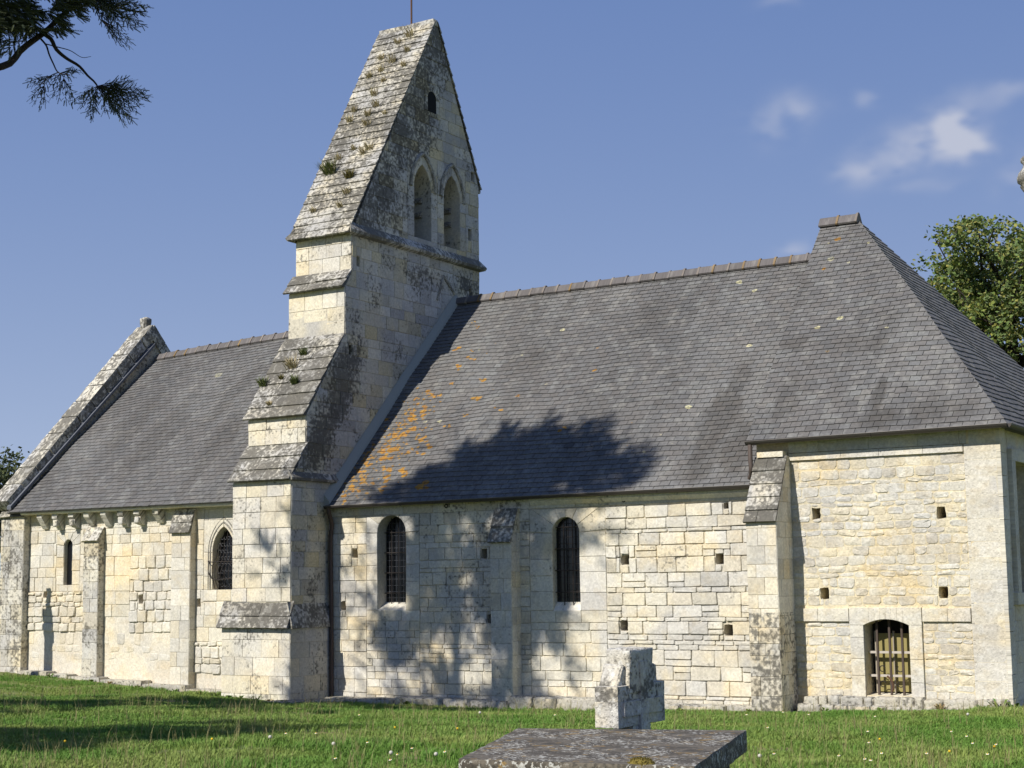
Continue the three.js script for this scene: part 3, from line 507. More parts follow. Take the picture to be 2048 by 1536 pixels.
// ---- west gable
{
  const r = rng(404), apex = 9.3, za = -4.45, F = east(-30.72);
  const gw = part('west_gable', backing([[-0.1, -0.3], [9.0, -0.3], [9.0, 4.0], [-za, apex - 0.15], [-0.1, 4.1]], [], F, 0.5, (u, v) => uvNB(u - 31, v), mortar), mNaveB, church);
  // coping stones up the south slope
  const dir = V(0, apex - 4.28, za - 0.42), L = dir.length(); dir.normalize();
  const F2 = frame(V(0, 4.28, 0.42), V(1, 0, 0), dir), n = 11;
  for (let i = 0; i < n; i++) {
    const a = L * i / n + 0.004, b = L * (i + 1) / n - 0.004, P = (u, v, w) => at(F2, u, v, w);
    part('coping_stone', roughHex([P(-31.28, a, -0.3), P(-30.66, a, -0.3), P(-30.66, b, -0.3), P(-31.28, b, -0.3), P(-31.28, a, 0.03), P(-30.66, a, 0.03), P(-30.66, b, 0.03), P(-31.28, b, 0.03)], [7, 4, 7], 0.02 + 0.014 * r(), 7, 50 + i, 0.25), mCoping, gw);
  }
  const dN = V(0, 4.28 - apex, -0.42 + za).normalize(), F3 = frame(V(0, apex, za - 0.03), V(-1, 0, 0), dN.clone().negate());
  for (let i = 0; i < 9; i++) { const a = -L * (i + 1) / n + 0.004, b = -L * i / n - 0.004, P = (u, v, w) => at(F3, u, v, w); part('coping_stone', roughHex([P(30.66, a, -0.3), P(31.28, a, -0.3), P(31.28, b, -0.3), P(30.66, b, -0.3), P(30.66, a, 0.03), P(31.28, a, 0.03), P(31.28, b, 0.03), P(30.66, b, 0.03)], [5, 3, 5], 0.012, 6, 70 + i, 0.25), mCoping, gw); }
  part('gable_finial', roughHex([V(-31.07, apex - 0.1, za + 0.12), V(-30.87, apex - 0.1, za + 0.12), V(-30.87, apex - 0.1, za - 0.12), V(-31.07, apex - 0.1, za - 0.12), V(-31.1, apex + 0.22, za + 0.12), V(-30.84, apex + 0.22, za + 0.12), V(-30.84, apex + 0.22, za - 0.14), V(-31.1, apex + 0.22, za - 0.14)], [8, 8, 8], 0.04, 7, 60, 0.25), mLichen, gw);
  const fl = alongX([[0.38, 4.1], [za, 8.72], [za, 8.8], [0.38, 4.18]].reverse(), -30.72, -30.58); part('lead_flashing', fl, plain(0x5c6068, 0.8, 0.1), gw);
}
// ---- bell tower
{
  const r = rng(505), F = east(XT);
  const bel1 = { u0: 3.22, u1: 3.93, v0: 10.34, vs: 11.55, kind: { k: 1.0 } }, bel2 = { u0: 4.48, u1: 5.19, v0: 10.34, vs: 11.55, kind: { k: 1.0 } };
  const ta = onX(855, 225, XT), tb = onX(872, 225, XT), tc = onX(862, 180, XT);
  const top = { u0: -ta.z, u1: -tb.z, v0: (ta.y + tb.y) / 2, vs: tc.y - (ta.z - tb.z) * 0.6, kind: 'round' };
  const put = [[716, 523, 0.13, 0.24], [700, 700, 0.13, 0.22], [945, 354, 0.16, 0.24], [939, 470, 0.16, 0.3], [941, 587, 0.14, 0.24]].map(([x, y, w, h]) => { const p = onX(x, y, XT); return { u0: -p.z - w / 2, u1: -p.z + w / 2, v0: p.y - h / 2, v1: p.y + h / 2 }; });
  const prof = [[1.28, -0.4], [1.26, 4.36], [0.79, 5.17], [0.79, 5.76], [-0.52, 7.65], [-0.55, 8.74], [-0.79, 9.14], [-0.79, 10.0], [-4.1, 15.88], [-4.24, 15.88], [-6.05, 12.1], [-6.05, -0.4]].map(([z, y]) => [-z, y]).reverse();
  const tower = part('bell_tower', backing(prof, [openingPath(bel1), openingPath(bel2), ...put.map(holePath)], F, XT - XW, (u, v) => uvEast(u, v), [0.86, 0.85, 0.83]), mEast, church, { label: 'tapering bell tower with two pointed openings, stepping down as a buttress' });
  // the upper slit is not cut into the wall; a dark sheet on the face stands for its shade
  const RB1 = { u0: 2.95, u1: 4.2, v0: 10.12, v1: 12.42 }, RB2 = { u0: 4.2, u1: 5.45, v0: 10.12, v1: 12.42 }, RT = { u0: top.u0 - 0.14, u1: top.u1 + 0.14, v0: top.v0 - 0.12, v1: tc.y + 0.16 };
  const hs = [...put, RB1, RB2, RT], st = [], dress = { ch: [0.22, 0.34], sw: [0.35, 0.75], gap: 0.009, jit: 0.006 };
  const S = left([4.1, 15.88], [0.79, 10.0]), N = left([6.05, 12.1], [4.24, 15.88]), roof = [1, -1, -4.3];
  st.push(...masonry({ u0: 0.79, u1: 6.05, v0: 10.05, v1: 15.85 }, dress, hs, [S, N], r));
  const z = (u0, u1, v0, v1, pl = []) => st.push(...masonry({ u0, u1, v0, v1 }, dress, hs, [roof, ...pl], r));
  z(0.79, 4.86, 9.14, 9.95); z(0.55, 4.86, 7.66, 9.14, [left([0.79, 9.14], [0.55, 8.74])]); z(-0.79, 4.86, 5.76, 7.66, [left([0.52, 7.65], [-0.79, 5.76])]); z(-0.79, 1.5, 5.17, 5.76); z(-1.26, 1.2, 4.36, 5.17, [left([-0.79, 5.17], [-1.26, 4.36])]);
  st.push(...masonry({ u0: 4.86, u1: 6.05, v0: 9.05, v1: 9.95 }, dress, hs, [], r));
  st.push(...masonry({ u0: -1.27, u1: -0.02, v0: -0.3, v1: 4.36 }, dress, hs, [], r));
  st.push(...surround(bel1, RB1, r, 0.009, [0.26, 0.38]), ...surround(bel2, RB2, r, 0.009, [0.26, 0.38]));
  const topRing = surround(top, RT, r, 0.008, [0.2, 0.3]); st.push(...topRing);
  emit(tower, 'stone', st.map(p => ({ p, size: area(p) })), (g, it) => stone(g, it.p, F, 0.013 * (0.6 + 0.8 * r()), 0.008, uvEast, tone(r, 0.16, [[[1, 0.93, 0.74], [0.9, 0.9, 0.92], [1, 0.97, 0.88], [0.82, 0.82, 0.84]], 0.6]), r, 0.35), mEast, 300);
  part('slit_shade_sheet', backing(openingPath(top), [], east(XT + 0.006), 0.03, mk(0, 0, 2, 2)), plain(0x0b0b0b, 1), church);  // flat near-black sheet: the shade of the slit is painted, not cut
  // hood moulds, sills and springer blocks of the belfry
  for (const o of [bel1, bel2]) {
    const A = archPts(o.u0 - 0.16, o.u1 + 0.16, o.vs, o.kind, 8).map(q => at(F, q[0], q[1], 0.02)), h = (A.length - 1) / 2;
    const gs = [tube(A.slice(0, h + 1), 0.05, 8, 16), tube(A.slice(h), 0.05, 8, 16)];
    for (let k = 0; k < 4; k++) { const a = lerp(o.u0 - 0.02, o.u1 + 0.02, k / 4) + 0.004, b = lerp(o.u0 - 0.02, o.u1 + 0.02, (k + 1) / 4) - 0.004, q = [[a, 10.3], [b, 10.3], [b, 12.3], [a, 12.3]]; part('added_dark_board', loft(q.map(c => at(F, c[0], c[1], -0.78)), q.map(c => at(F, c[0], c[1], -0.82))), plain(0x2e2924, 0.9), tower); }  // dark boards added across each opening to block light and deepen the shade
    const mh = mEast.clone(); mh.vertexColors = false; mh.map = slabMap; 
    part('hood_mould', mergeGeometries(gs), mh, tower);
    for (const [y, w] of [[10.95, 0.1], [11.3, 0.07]]) part('jamb_course', loft([[o.u1, y], [o.u1, y + 0.16], [o.u1 - w, y + 0.1], [o.u1 - w, y + 0.03]].map(p => at(F, p[0], p[1], -0.25)), [[o.u1, y], [o.u1, y + 0.16], [o.u1 - w, y + 0.1], [o.u1 - w, y + 0.03]].map(p => at(F, p[0], p[1], -1.3))), mSlab, tower);
    part('back_jamb', loft([[o.u1 + 0.01, 10.34], [o.u1 - 0.16, 10.34], [o.u1 - 0.16, 11.4], [o.u1 + 0.01, 11.6]].reverse().map(p => at(F, p[0], p[1], -0.55)), [[o.u1 + 0.01, 10.34], [o.u1 - 0.16, 10.34], [o.u1 - 0.16, 11.4], [o.u1 + 0.01, 11.6]].reverse().map(p => at(F, p[0], p[1], -1.35))), mSlab, tower);
  }
  // small gable moulding above the ridge
  { const p = [onX(873, 600, XT), onX(886, 552, XT), onX(918, 605, XT)]; const mh = mSlab.clone(); mh.vertexColors = false;  part('chevron_moulding', mergeGeometries([bar(p[0], p[1], 0.05), bar(p[1], p[2], 0.05)]), mh, tower); }
  // string course round the belfry
  const sc = [[0, 9.93], [0.12, 9.97], [0.15, 10.03], [0.13, 10.07], [0, 10.24]];
  const ring = [[XT, -0.62, 1, 1], [XT, -6.2, 1, -1]];
  part('string_course', loft(sc.map(([d, y]) => V(XT + d, y, -0.72 + d)), sc.map(([d, y]) => V(XT + d, y, -6.05 - d)), p => [p.z * 0.25, p.y * 0.25]), mLichen, tower);
  part('string_course', loft(sc.map(([d, y]) => V(XT + d, y, -6.05 - d)), sc.map(([d, y]) => V(XW - d, y, -6.05 - d)), p => [p.x * 0.25, p.y * 0.25]), mLichen, tower);
  part('string_course', loft(sc.map(([d, y]) => V(XW - d, y, -6.05 - d)), sc.map(([d, y]) => V(XW - d, y, -0.72 + d)), p => [p.z * 0.25, p.y * 0.25]), mLichen, tower);
  part('eaves_drip', loft([[0, 12.0], [0.1, 11.98], [0.12, 12.04], [0, 12.2]].map(([d, y]) => V(XT, y, -6.05 - d)), [[0, 12.0], [0.1, 11.98], [0.12, 12.04], [0, 12.2]].map(([d, y]) => V(XW, y, -6.05 - d)), p => [p.x * 0.25, p.y * 0.25]), mLichen, tower);
  // south side: ashlar panels between the weatherings
  const pan = (zf, v0, v1, x0 = XW, x1 = XT) => { const p = masonry({ u0: x0 - 0.004, u1: x1 + 0.004, v0, v1 }, { ch: [0.26, 0.36], sw: [0.35, 0.7], gap: 0.01, jit: 0.005 }, [], [], r); layStones(tower, p, south(zf), mSouthT, uvSouthT, { name: 'ashlar', h: 0.022, bev: 0.007, tone: 0.1, tints: [[[1, 0.98, 0.92], [0.95, 0.95, 0.97], [1, 0.96, 0.87]], 0.7], rough: 0.15 }, r); };
  pan(1.268, 1.84, 4.36); pan(0.79, 5.17, 5.74); pan(-0.55, 7.66, 8.72); pan(-0.79, 9.14, 9.96);
  weathering(tower, XW - 0.06, XT + 0.05, 1.4, 4.36, 0.78, 5.18, 3, 0.035, mLichen, [0.25, 0.25], r, { split: 0.8 });
  weathering(tower, XW - 0.08, XT + 0.04, 0.9, 5.74, -0.5, 7.68, 7, 0.035, mLichen, [0.25, 0.25], r, { split: 0.6 });
  weathering(tower, XW - 0.08, XT + 0.04, -0.42, 8.7, -0.76, 9.16, 2, 0.04, mLichen, [0.25, 0.25], r, { split: 0.7 });
  weathering(tower, XW - 0.1, XT + 0.06, -0.6, 9.96, -4.12, 15.92, 30, 0.03, mSlab, [0.25, 0.25], r, { split: 0.42, jit: 0.03 });
  // north slope of the belfry roof
  { const dir = V(0, 15.92 - 12.06, -4.2 + 6.1), L = dir.length(); dir.normalize(); const Fn = frame(V(0, 12.06, -6.12), V(-1, 0, 0), dir); const items = []; for (let i = 0; i < 16; i++) { const v0 = L * i / 16 - (i ? 0.03 : 0), v1 = L * (i + 1) / 16; items.push({ p: [[-XT - 0.05, v0], [-XW + 0.05, v0], [-XW + 0.05, v1], [-XT - 0.05, v1]], v0, v1, size: 1 }); } emit(tower, 'weathering_slab', items, (g, it) => shingle(g, it.p, Fn, it.v0, it.v1, 0.05, (u, v) => [u * 0.25, v * 0.25], tone(r, 0.2)), mSlab); }
  part('ridge_stone', roughBox(XW - 0.06, 15.8, -4.27, XT + 0.04, 15.97, -4.07, [18, 3, 4], 0.025, 5, 18, 0.25), mSlab, tower);
  // lower string on the east side, plinth
  part('string_course', loft([[0, 4.34], [0.09, 4.36], [0.1, 4.41], [0, 4.56]].map(([d, y]) => V(XT + d, y, 1.36)), [[0, 4.34], [0.09, 4.36], [0.1, 4.41], [0, 4.56]].map(([d, y]) => V(XT + d, y, -0.2)), p => [p.z * 0.25, p.y * 0.25]), mLichen, tower);
  const pl = part('tower_plinth', alongX([[-0.02, -0.45], [1.36, -0.45], [1.36, 1.34], [1.3, 1.36], [-0.02, 1.36]], -22.84, XT + 0.06, p => uvSouthT(p.x, p.y), mortar), mSouthT, church);
  layStones(pl, masonry({ u0: -22.84, u1: XT + 0.064, v0: -0.35, v1: 1.33 }, { ch: [0.26, 0.38], sw: [0.35, 0.75], gap: 0.006 }, [], [], r), south(1.36), mSouthT, uvSouthT, { h: 0.014, bev: 0.006, tone: 0.12, tints: warm }, r);
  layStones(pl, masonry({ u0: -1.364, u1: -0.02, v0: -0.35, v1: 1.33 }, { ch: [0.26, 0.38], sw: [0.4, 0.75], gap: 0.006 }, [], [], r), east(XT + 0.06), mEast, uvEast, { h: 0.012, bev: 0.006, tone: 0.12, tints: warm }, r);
  weathering(pl, -22.9, XT + 0.08, 1.46, 1.3, 1.25, 1.86, 2, 0.04, mLichen, [0.25, 0.25], r, { split: 1.2 });
  part('plinth_slope', loft([[0, 1.28], [0.13, 1.3], [0.13, 1.36], [0, 1.84]].map(([d, y]) => V(XT + d, y, 1.38)), [[0, 1.28], [0.13, 1.3], [0.13, 1.36], [0, 1.84]].map(([d, y]) => V(XT + d, y, 0.0)), p => [p.z * 0.25, p.y * 0.25]), mLichen, pl);
  // cement fillet where the choir roof meets the tower
  part('cement_fillet', loft([[0, -0.05], [0.17, -0.02], [0.15, 0.05], [0.04, 0.17], [0, 0.2]].map(([d, y]) => V(XT + d, 3.9 + y, 0.2)), [[0, -0.05], [0.17, -0.02], [0.15, 0.05], [0.04, 0.17], [0, 0.2]].map(([d, y]) => V(XT + d, 9.02 + y, -4.93)), p => [p.z, p.y]), plain(0x9a9c94, 0.95), church);
  // sundial scratched on the panel: gnomon stub
  const mG = plain(0x6d675c, 0.9); const sx = -21.82; for (let k = 0; k < 9; k++) { const a = (-80 + k * 20) * Math.PI / 180; part('sundial_line', bar(V(sx, 5.62, 0.806), V(sx + Math.sin(a) * 0.38, 5.62 - Math.cos(a) * 0.36, 0.806), 0.004, 4), mG, tower); }
  // iron rod on the ridge
  const b = onZ(823, 50, -4.16); part('iron_rod', bar(V(b.x, 15.95, -4.16), V(b.x, 18.6, -4.16), 0.024, 8), rust, tower);
}
// ================================================================ ROOFS
function slateMap(Wm, Hm, ppm, seed, o = {}) {       // blue-grey slate, rain-washed algae streaks, lichen where the photograph has it
  const spots = o.spots || [], cell = {}, cs = 0.5;
  for (const s of spots) for (let i = Math.floor((s.u - s.r * 1.6) / cs); i <= Math.floor((s.u + s.r * 1.6) / cs); i++) for (let j = Math.floor((s.v - s.r * 1.6) / cs); j <= Math.floor((s.v + s.r * 1.6) / cs); j++) (cell[i + ',' + j] ||= []).push(s);
  return tex(Math.min(2048, Math.round(Wm * ppm)), Math.min(2048, Math.round(Hm * ppm)), (a, b) => {
    const u = a * Wm, v = b * Hm;
    let c = [0.385, 0.38, 0.372];
    c = mix3(c, [0.44, 0.438, 0.428], 0.7 * ss(0.4, 0.7, fbm(u * 0.9, v * 0.45, seed)));
    c = mix3(c, [0.345, 0.342, 0.335], 0.55 * ss(0.5, 0.72, fbm(u * 2.2, v * 0.35, seed + 9)));
    c = mix3(c, [0.5, 0.5, 0.48], 0.5 * ss(0.55, 0.75, fbm(u * 6, v * 5, seed + 19, 3)));
    for (const s of o.stains || []) { const q = ((u - s.u) / s.a) ** 2 + ((v - s.v) / s.b) ** 2; if (q < 1.6) c = mix3(c, [0.27, 0.26, 0.245], 0.8 * s.s * ss(1.5, 0.2, q + (fbm(u * 7, v * 4, seed + 33) - 0.5) * 1.4)); }
    if (vn(u * 26, v * 26, seed + 61) > 0.988) c = [0.58, 0.58, 0.54];
    for (const s of cell[Math.floor(u / cs) + ',' + Math.floor(v / cs)] || []) {
      const d = Math.hypot(u - s.u, (v - s.v) * 1.25) / s.r, k = d + (fbm(u * 16, v * 16, seed + 71, 4) - 0.5) * 1.5;
      if (k < 1) { const edge = ss(1, 0.75, k); c = mix3(c, s.ring ? (d > 0.35 ? [0.74, 0.72, 0.56] : [0.5, 0.49, 0.42]) : mix3([0.68, 0.51, 0.18], [0.58, 0.40, 0.17], vn(u * 20, v * 20, 4)), edge * (s.k ?? 0.9)); }
    }
    const k = 0.92 + 0.16 * vn(u * 30, v * 30, seed + 2); return [c[0] * k, c[1] * k, c[2] * k];
  });
}
const slateMat = (map, su, sv) => new THREE.MeshStandardMaterial({ map, vertexColors: true, roughness: 0.85, metalness: 0, bumpMap: bumpFor(su, sv), bumpScale: 0.003 });
function layslates(parent, F, o, mat, uvf, r) {
  const items = []; let row = 0;
  for (let v = 0; v < o.len; v += o.exp, row++) {
    const v0 = v - 0.012, v1 = Math.min(o.len + 0.02, v + o.exp * 1.08);
    for (let u = o.u0 - (row % 2) * o.wid / 2 - 0.05; u < o.u1; u += o.wid) {
      const j = (r() - 0.5) * 0.012, s = (r() - 0.5) * 0.01, q = 0.0045;
      let p = [[Math.max(o.u0, u + q + j * 0.3), v0 + s], [Math.min(o.u1, u + o.wid - q + j * 0.3), v0 + s + (r() - 0.5) * 0.006], [Math.min(o.u1, u + o.wid - q), v1], [Math.max(o.u0, u + q), v1]];
      if (p[1][0] - p[0][0] < 0.03) continue;
      for (const P of o.planes || []) { p = clip(p, ...P); if (p.length < 3) break; }
      if (p.length < 3 || area(p) < 0.002) continue;
      const w = at(F, p[0][0], p[0][1], 0), px = pixelOf(w);
      const inView = px[2] > 0 && px[0] > -20 && px[0] < 2068 && px[1] > -20 && px[1] < 1560;
      if (r() < 0.012) { const d = 0.012 + 0.02 * r(); p = p.map(a => [a[0], a[1] - d]); } else if (r() < 0.02) { const d = (r() - 0.5) * 0.03; p = p.map((a, i) => [a[0], a[1] + (a[0] - p[0][0]) * d]); }
      items.push({ p, v0, v1, size: (inView ? 10 : 0) + area(p) * 10 / px[2], base: r() * 0.004 });
    }
  }
  emit(parent, 'slate', items, (g, it) => { const k = 1 - 0.22 * r() * r() - (r() < 0.03 ? 0.15 : 0), b = r(); shingle(g, it.p, F, it.v0, it.v1, 0.02, uvf, [k * (0.97 + 0.05 * b), k, k * (1.04 - 0.05 * b)], it.base); }, mat, 300);
}
function slope(y0, z0, y1, z1) { const d = V(0, y1 - y0, z1 - z0), L = d.length(); return { F: frame(V(0, y0, z0), V(1, 0, 0), d.normalize()), L }; }
const ridgeMap = tex(128, 128, (u, v) => { const k = 0.9 + 0.2 * wrapN(u, v, 16, 5), l = ss(0.58, 0.7, wrapN(u, v, 6, 44)); const c = mix3([0.375, 0.36, 0.355], [0.47, 0.46, 0.445], l * 0.6); return [c[0] * k, c[1] * k, c[2] * k]; });
const mRidge = new THREE.MeshStandardMaterial({ map: ridgeMap, vertexColors: true, roughness: 0.85 });
const collars = [[0.95, 0.9, 0.8], [1.0, 0.72, 0.3], [1.05, 0.8, 0.42], [0.85, 0.84, 0.82]];
function ridgeTiles(parent, x0, x1, y, z, len, half, r, lich = 0.5) {   // one angled clay tile after another, bedded with mortar at the joints
  const n = Math.max(1, Math.round((x1 - x0) / len));
  for (let i = 0; i < n; i++) {
    const a = lerp(x0, x1, i / n), b = lerp(x0, x1, (i + 1) / n), g = new G(), dy = (r() - 0.5) * 0.02, hs = half;
    const sect = (k, x) => [[hs + k, -hs + 0.0 - k * 0.3], [0.05, 0.0 + k], [0, 0.02 + k], [-0.05, 0.0 + k], [-hs - k, -hs - k * 0.3], [-hs - k + 0.02, -hs - 0.03], [hs + k - 0.02, -hs - 0.03]].map(([dz, h]) => V(x, y + 0.1 + h + dy, z + dz));
    const add = (A, B, col) => { const m = A.length, uv = p => [p.x * 2, p.z * 2 + p.y]; for (let q = 0; q < m; q++) { const s = (q + 1) % m; g.quad(B[q], B[s], A[s], A[q], uv(B[q]), uv(B[s]), uv(A[s]), uv(A[q]), col); } for (let q = 1; q < m - 1; q++) { g.tri(A[0], A[q], A[q + 1], uv(A[0]), uv(A[q]), uv(A[q + 1]), col); g.tri(B[0], B[q + 1], B[q], uv(B[0]), uv(B[q + 1]), uv(B[q]), col); } };
    const t = 0.85 + 0.3 * r(); add(sect(0, a), sect(0, b - 0.03), [t, t, t]);
    const col = r() < lich ? collars[1 + Math.floor(r() * 2)] : collars[r() < 0.5 ? 0 : 3]; add(sect(0.022, b - 0.038), sect(0.022, b + 0.008), [col[0] * 1.6, col[1] * 1.6, col[2] * 1.6]);
    part('ridge_tile', g.geo(), mRidge, parent);
  }
}
function gutter(name, a, b, parent, lip = 0.06) {    // half-round gutter between two points, open at the top
  const g = [], n = 9, d = b.clone().sub(a), side = V(0, 1, 0).cross(d).normalize(), gg = new G();
  const P = (o, t, R) => { const an = Math.PI * (1 + t); return o.clone().addScaledVector(side, Math.cos(an) * R).add(V(0, Math.sin(an) * R, 0)); };
  for (let i = 0; i < n; i++) { const t0 = i / n, t1 = (i + 1) / n; for (const [R, s] of [[lip, 1], [lip - 0.008, -1]]) { const q = [P(a, t0, R), P(b, t0, R), P(b, t1, R), P(a, t1, R)]; if (s > 0) gg.quad(q[3], q[2], q[1], q[0], [0, 0], [0, 0], [0, 0], [0, 0], [1, 1, 1]); else gg.quad(q[0], q[1], q[2], q[3], [0, 0], [0, 0], [0, 0], [0, 0], [1, 1, 1]); } }
  g.push(gg.geo()); g[0].deleteAttribute('color');
  const m = part(name, g[0], zinc, parent);
  for (const s of [1, -1]) part('gutter_lip', bar(P(a, s > 0 ? 0 : 1, lip), P(b, s > 0 ? 0 : 1, lip), 0.008), plain(0x6a6662, 0.5, 0.3), m);
  const L = d.length(), k = Math.round(L / 1.9); for (let i = 0; i <= k; i++) { const o = a.clone().addScaledVector(d, i / k); const ga = []; for (let j = 0; j < n; j++) ga.push(bar(P(o, j / n, lip + 0.003), P(o, (j + 1) / n, lip + 0.003), 0.006, 4)); part('gutter_strap', mergeGeometries(ga), zinc, m); }
  for (const o of [a, b]) { const cap = new THREE.CircleGeometry(lip, 12, Math.PI, Math.PI); cap.rotateY(Math.atan2(d.x, d.z) + 0); cap.translate(o.x, o.y, o.z); const c = part('gutter_end', cap, zinc, m); c.material.side = THREE.DoubleSide; }
  return m;
}
{ // choir roof
  const r = rng(606), S = slope(3.84, 0.2, 8.99, -4.93), nrm = S.F.w;
  const onR = (x, y) => { const p = onPlane(x, y, S.F.o, nrm); return { u: p.x, v: p.clone().sub(S.F.o).dot(S.F.v) }; };
  const spots = [], add = (x, y, rad, o = {}) => { const p = onR(x, y); spots.push({ u: p.u + 21.1, v: p.v, r: rad, ...o }); };
  // orange lichen, read off the photograph
  for (const [x, y, s] of [[834, 831, 16], [828, 840, 12], [818, 858, 14], [800, 850, 8], [797, 872, 14], [785, 872, 10], [777, 902, 16], [790, 898, 12], [773, 920, 14], [764, 905, 12], [852, 880, 14], [856, 895, 10], [775, 943, 13], [733, 918, 8], [740, 932, 10], [770, 960, 12], [809, 943, 11], [812, 952, 8], [725, 945, 8], [731, 925, 8], [712, 981, 11], [703, 973, 8], [670, 987, 6], [848, 976, 17], [916, 702, 10], [944, 722, 9], [923, 740, 11], [966, 761, 8], [953, 797, 12], [906, 773, 6], [863, 791, 10], [875, 797, 9], [998, 824, 11], [894, 858, 8], [930, 836, 7], [1127, 861, 9], [945, 706, 5], [957, 656, 6], [948, 645, 5], [767, 978, 9], [745, 968, 7], [1035, 796, 5], [820, 905, 9], [842, 912, 9], [760, 985, 7], [690, 992, 7], [835, 800, 6], [850, 815, 7], [1190, 745, 6]]) { for (let k = 0; k < 4; k++) add(x + (r() - 0.5) * s * 1.6, y + (r() - 0.5) * s * 0.9, s / 95 * (0.32 + 0.32 * r())); }
  for (let i = 0; i < 330; i++) { const t = r(), x = lerp(700, 845, t) + (r() + r() - 1) * 52, y = lerp(985, 815, t) + (r() + r() - 1) * 60; add(x, y, 0.02 + 0.05 * r() * r(), { k: 0.6 + 0.3 * r() }); }
  for (let i = 0; i < 24; i++) add(930 + r() * 420, 650 + r() * 260, 0.015 + 0.02 * r(), { ring: r() < 0.7, k: 0.6 });
  for (const [x, y] of [[1499, 692], [1377, 817], [1124, 662], [850, 846], [881, 845], [1480, 565], [1509, 583]]) add(x, y, 0.075, { ring: true });
  const st = (x, y, a, b, s) => { const p = onR(x, y); return { u: p.u + 21.1, v: p.v, a, b, s }; };
  const stains = [st(1440, 840, 0.42, 1.0, 0.75), st(1475, 900, 0.35, 0.8, 0.7), st(1410, 920, 0.3, 0.7, 0.55), st(1380, 940, 0.3, 0.4, 0.5), st(1480, 760, 0.2, 0.7, 0.4), st(1060, 720, 0.5, 0.5, 0.35), st(1300, 640, 0.6, 0.8, 0.3)];
  const mat = slateMat(slateMap(10, 7.4, 130, 3, { spots, stains }), 10, 7.4);
  const roof = part('choir_roof', alongX([[0.2, 3.82], [-4.93, 8.97], [-10.0, 3.86], [-9.8, 3.8], [0.1, 3.8]], -21.06, -11.35, p => [(p.x + 21.1) / 10, p.y / 7.4], [0.6, 0.6, 0.6]), mat, church);
  layslates(roof, S.F, { u0: -20.98, u1: -11.3, len: S.L, exp: 0.142, wid: 0.205 }, mat, (u, v) => [(u + 21.1) / 10, v / 7.4], r);
  ridgeTiles(roof, -21.0, -11.55, 8.99, -4.93, 0.36, 0.15, r, 0.45);
  gutter('choir_gutter', V(-20.98, 3.84, 0.235), V(-11.15, 3.88, 0.235), church);
  part('downpipe', tube([V(-20.9, 3.82, 0.235), V(-20.9, 3.72, 0.22), V(-20.92, 3.45, 0.09), V(-20.95, 3.2, 0.085), V(-20.93, 1.5, 0.085), V(-20.92, 0, 0.09), V(-20.92, -0.25, 0.09)], 0.045, 8, 60), plain(0x4d3f38, 0.6, 0.15), church, { label: 'dark downpipe in the corner beside the tower' });
}
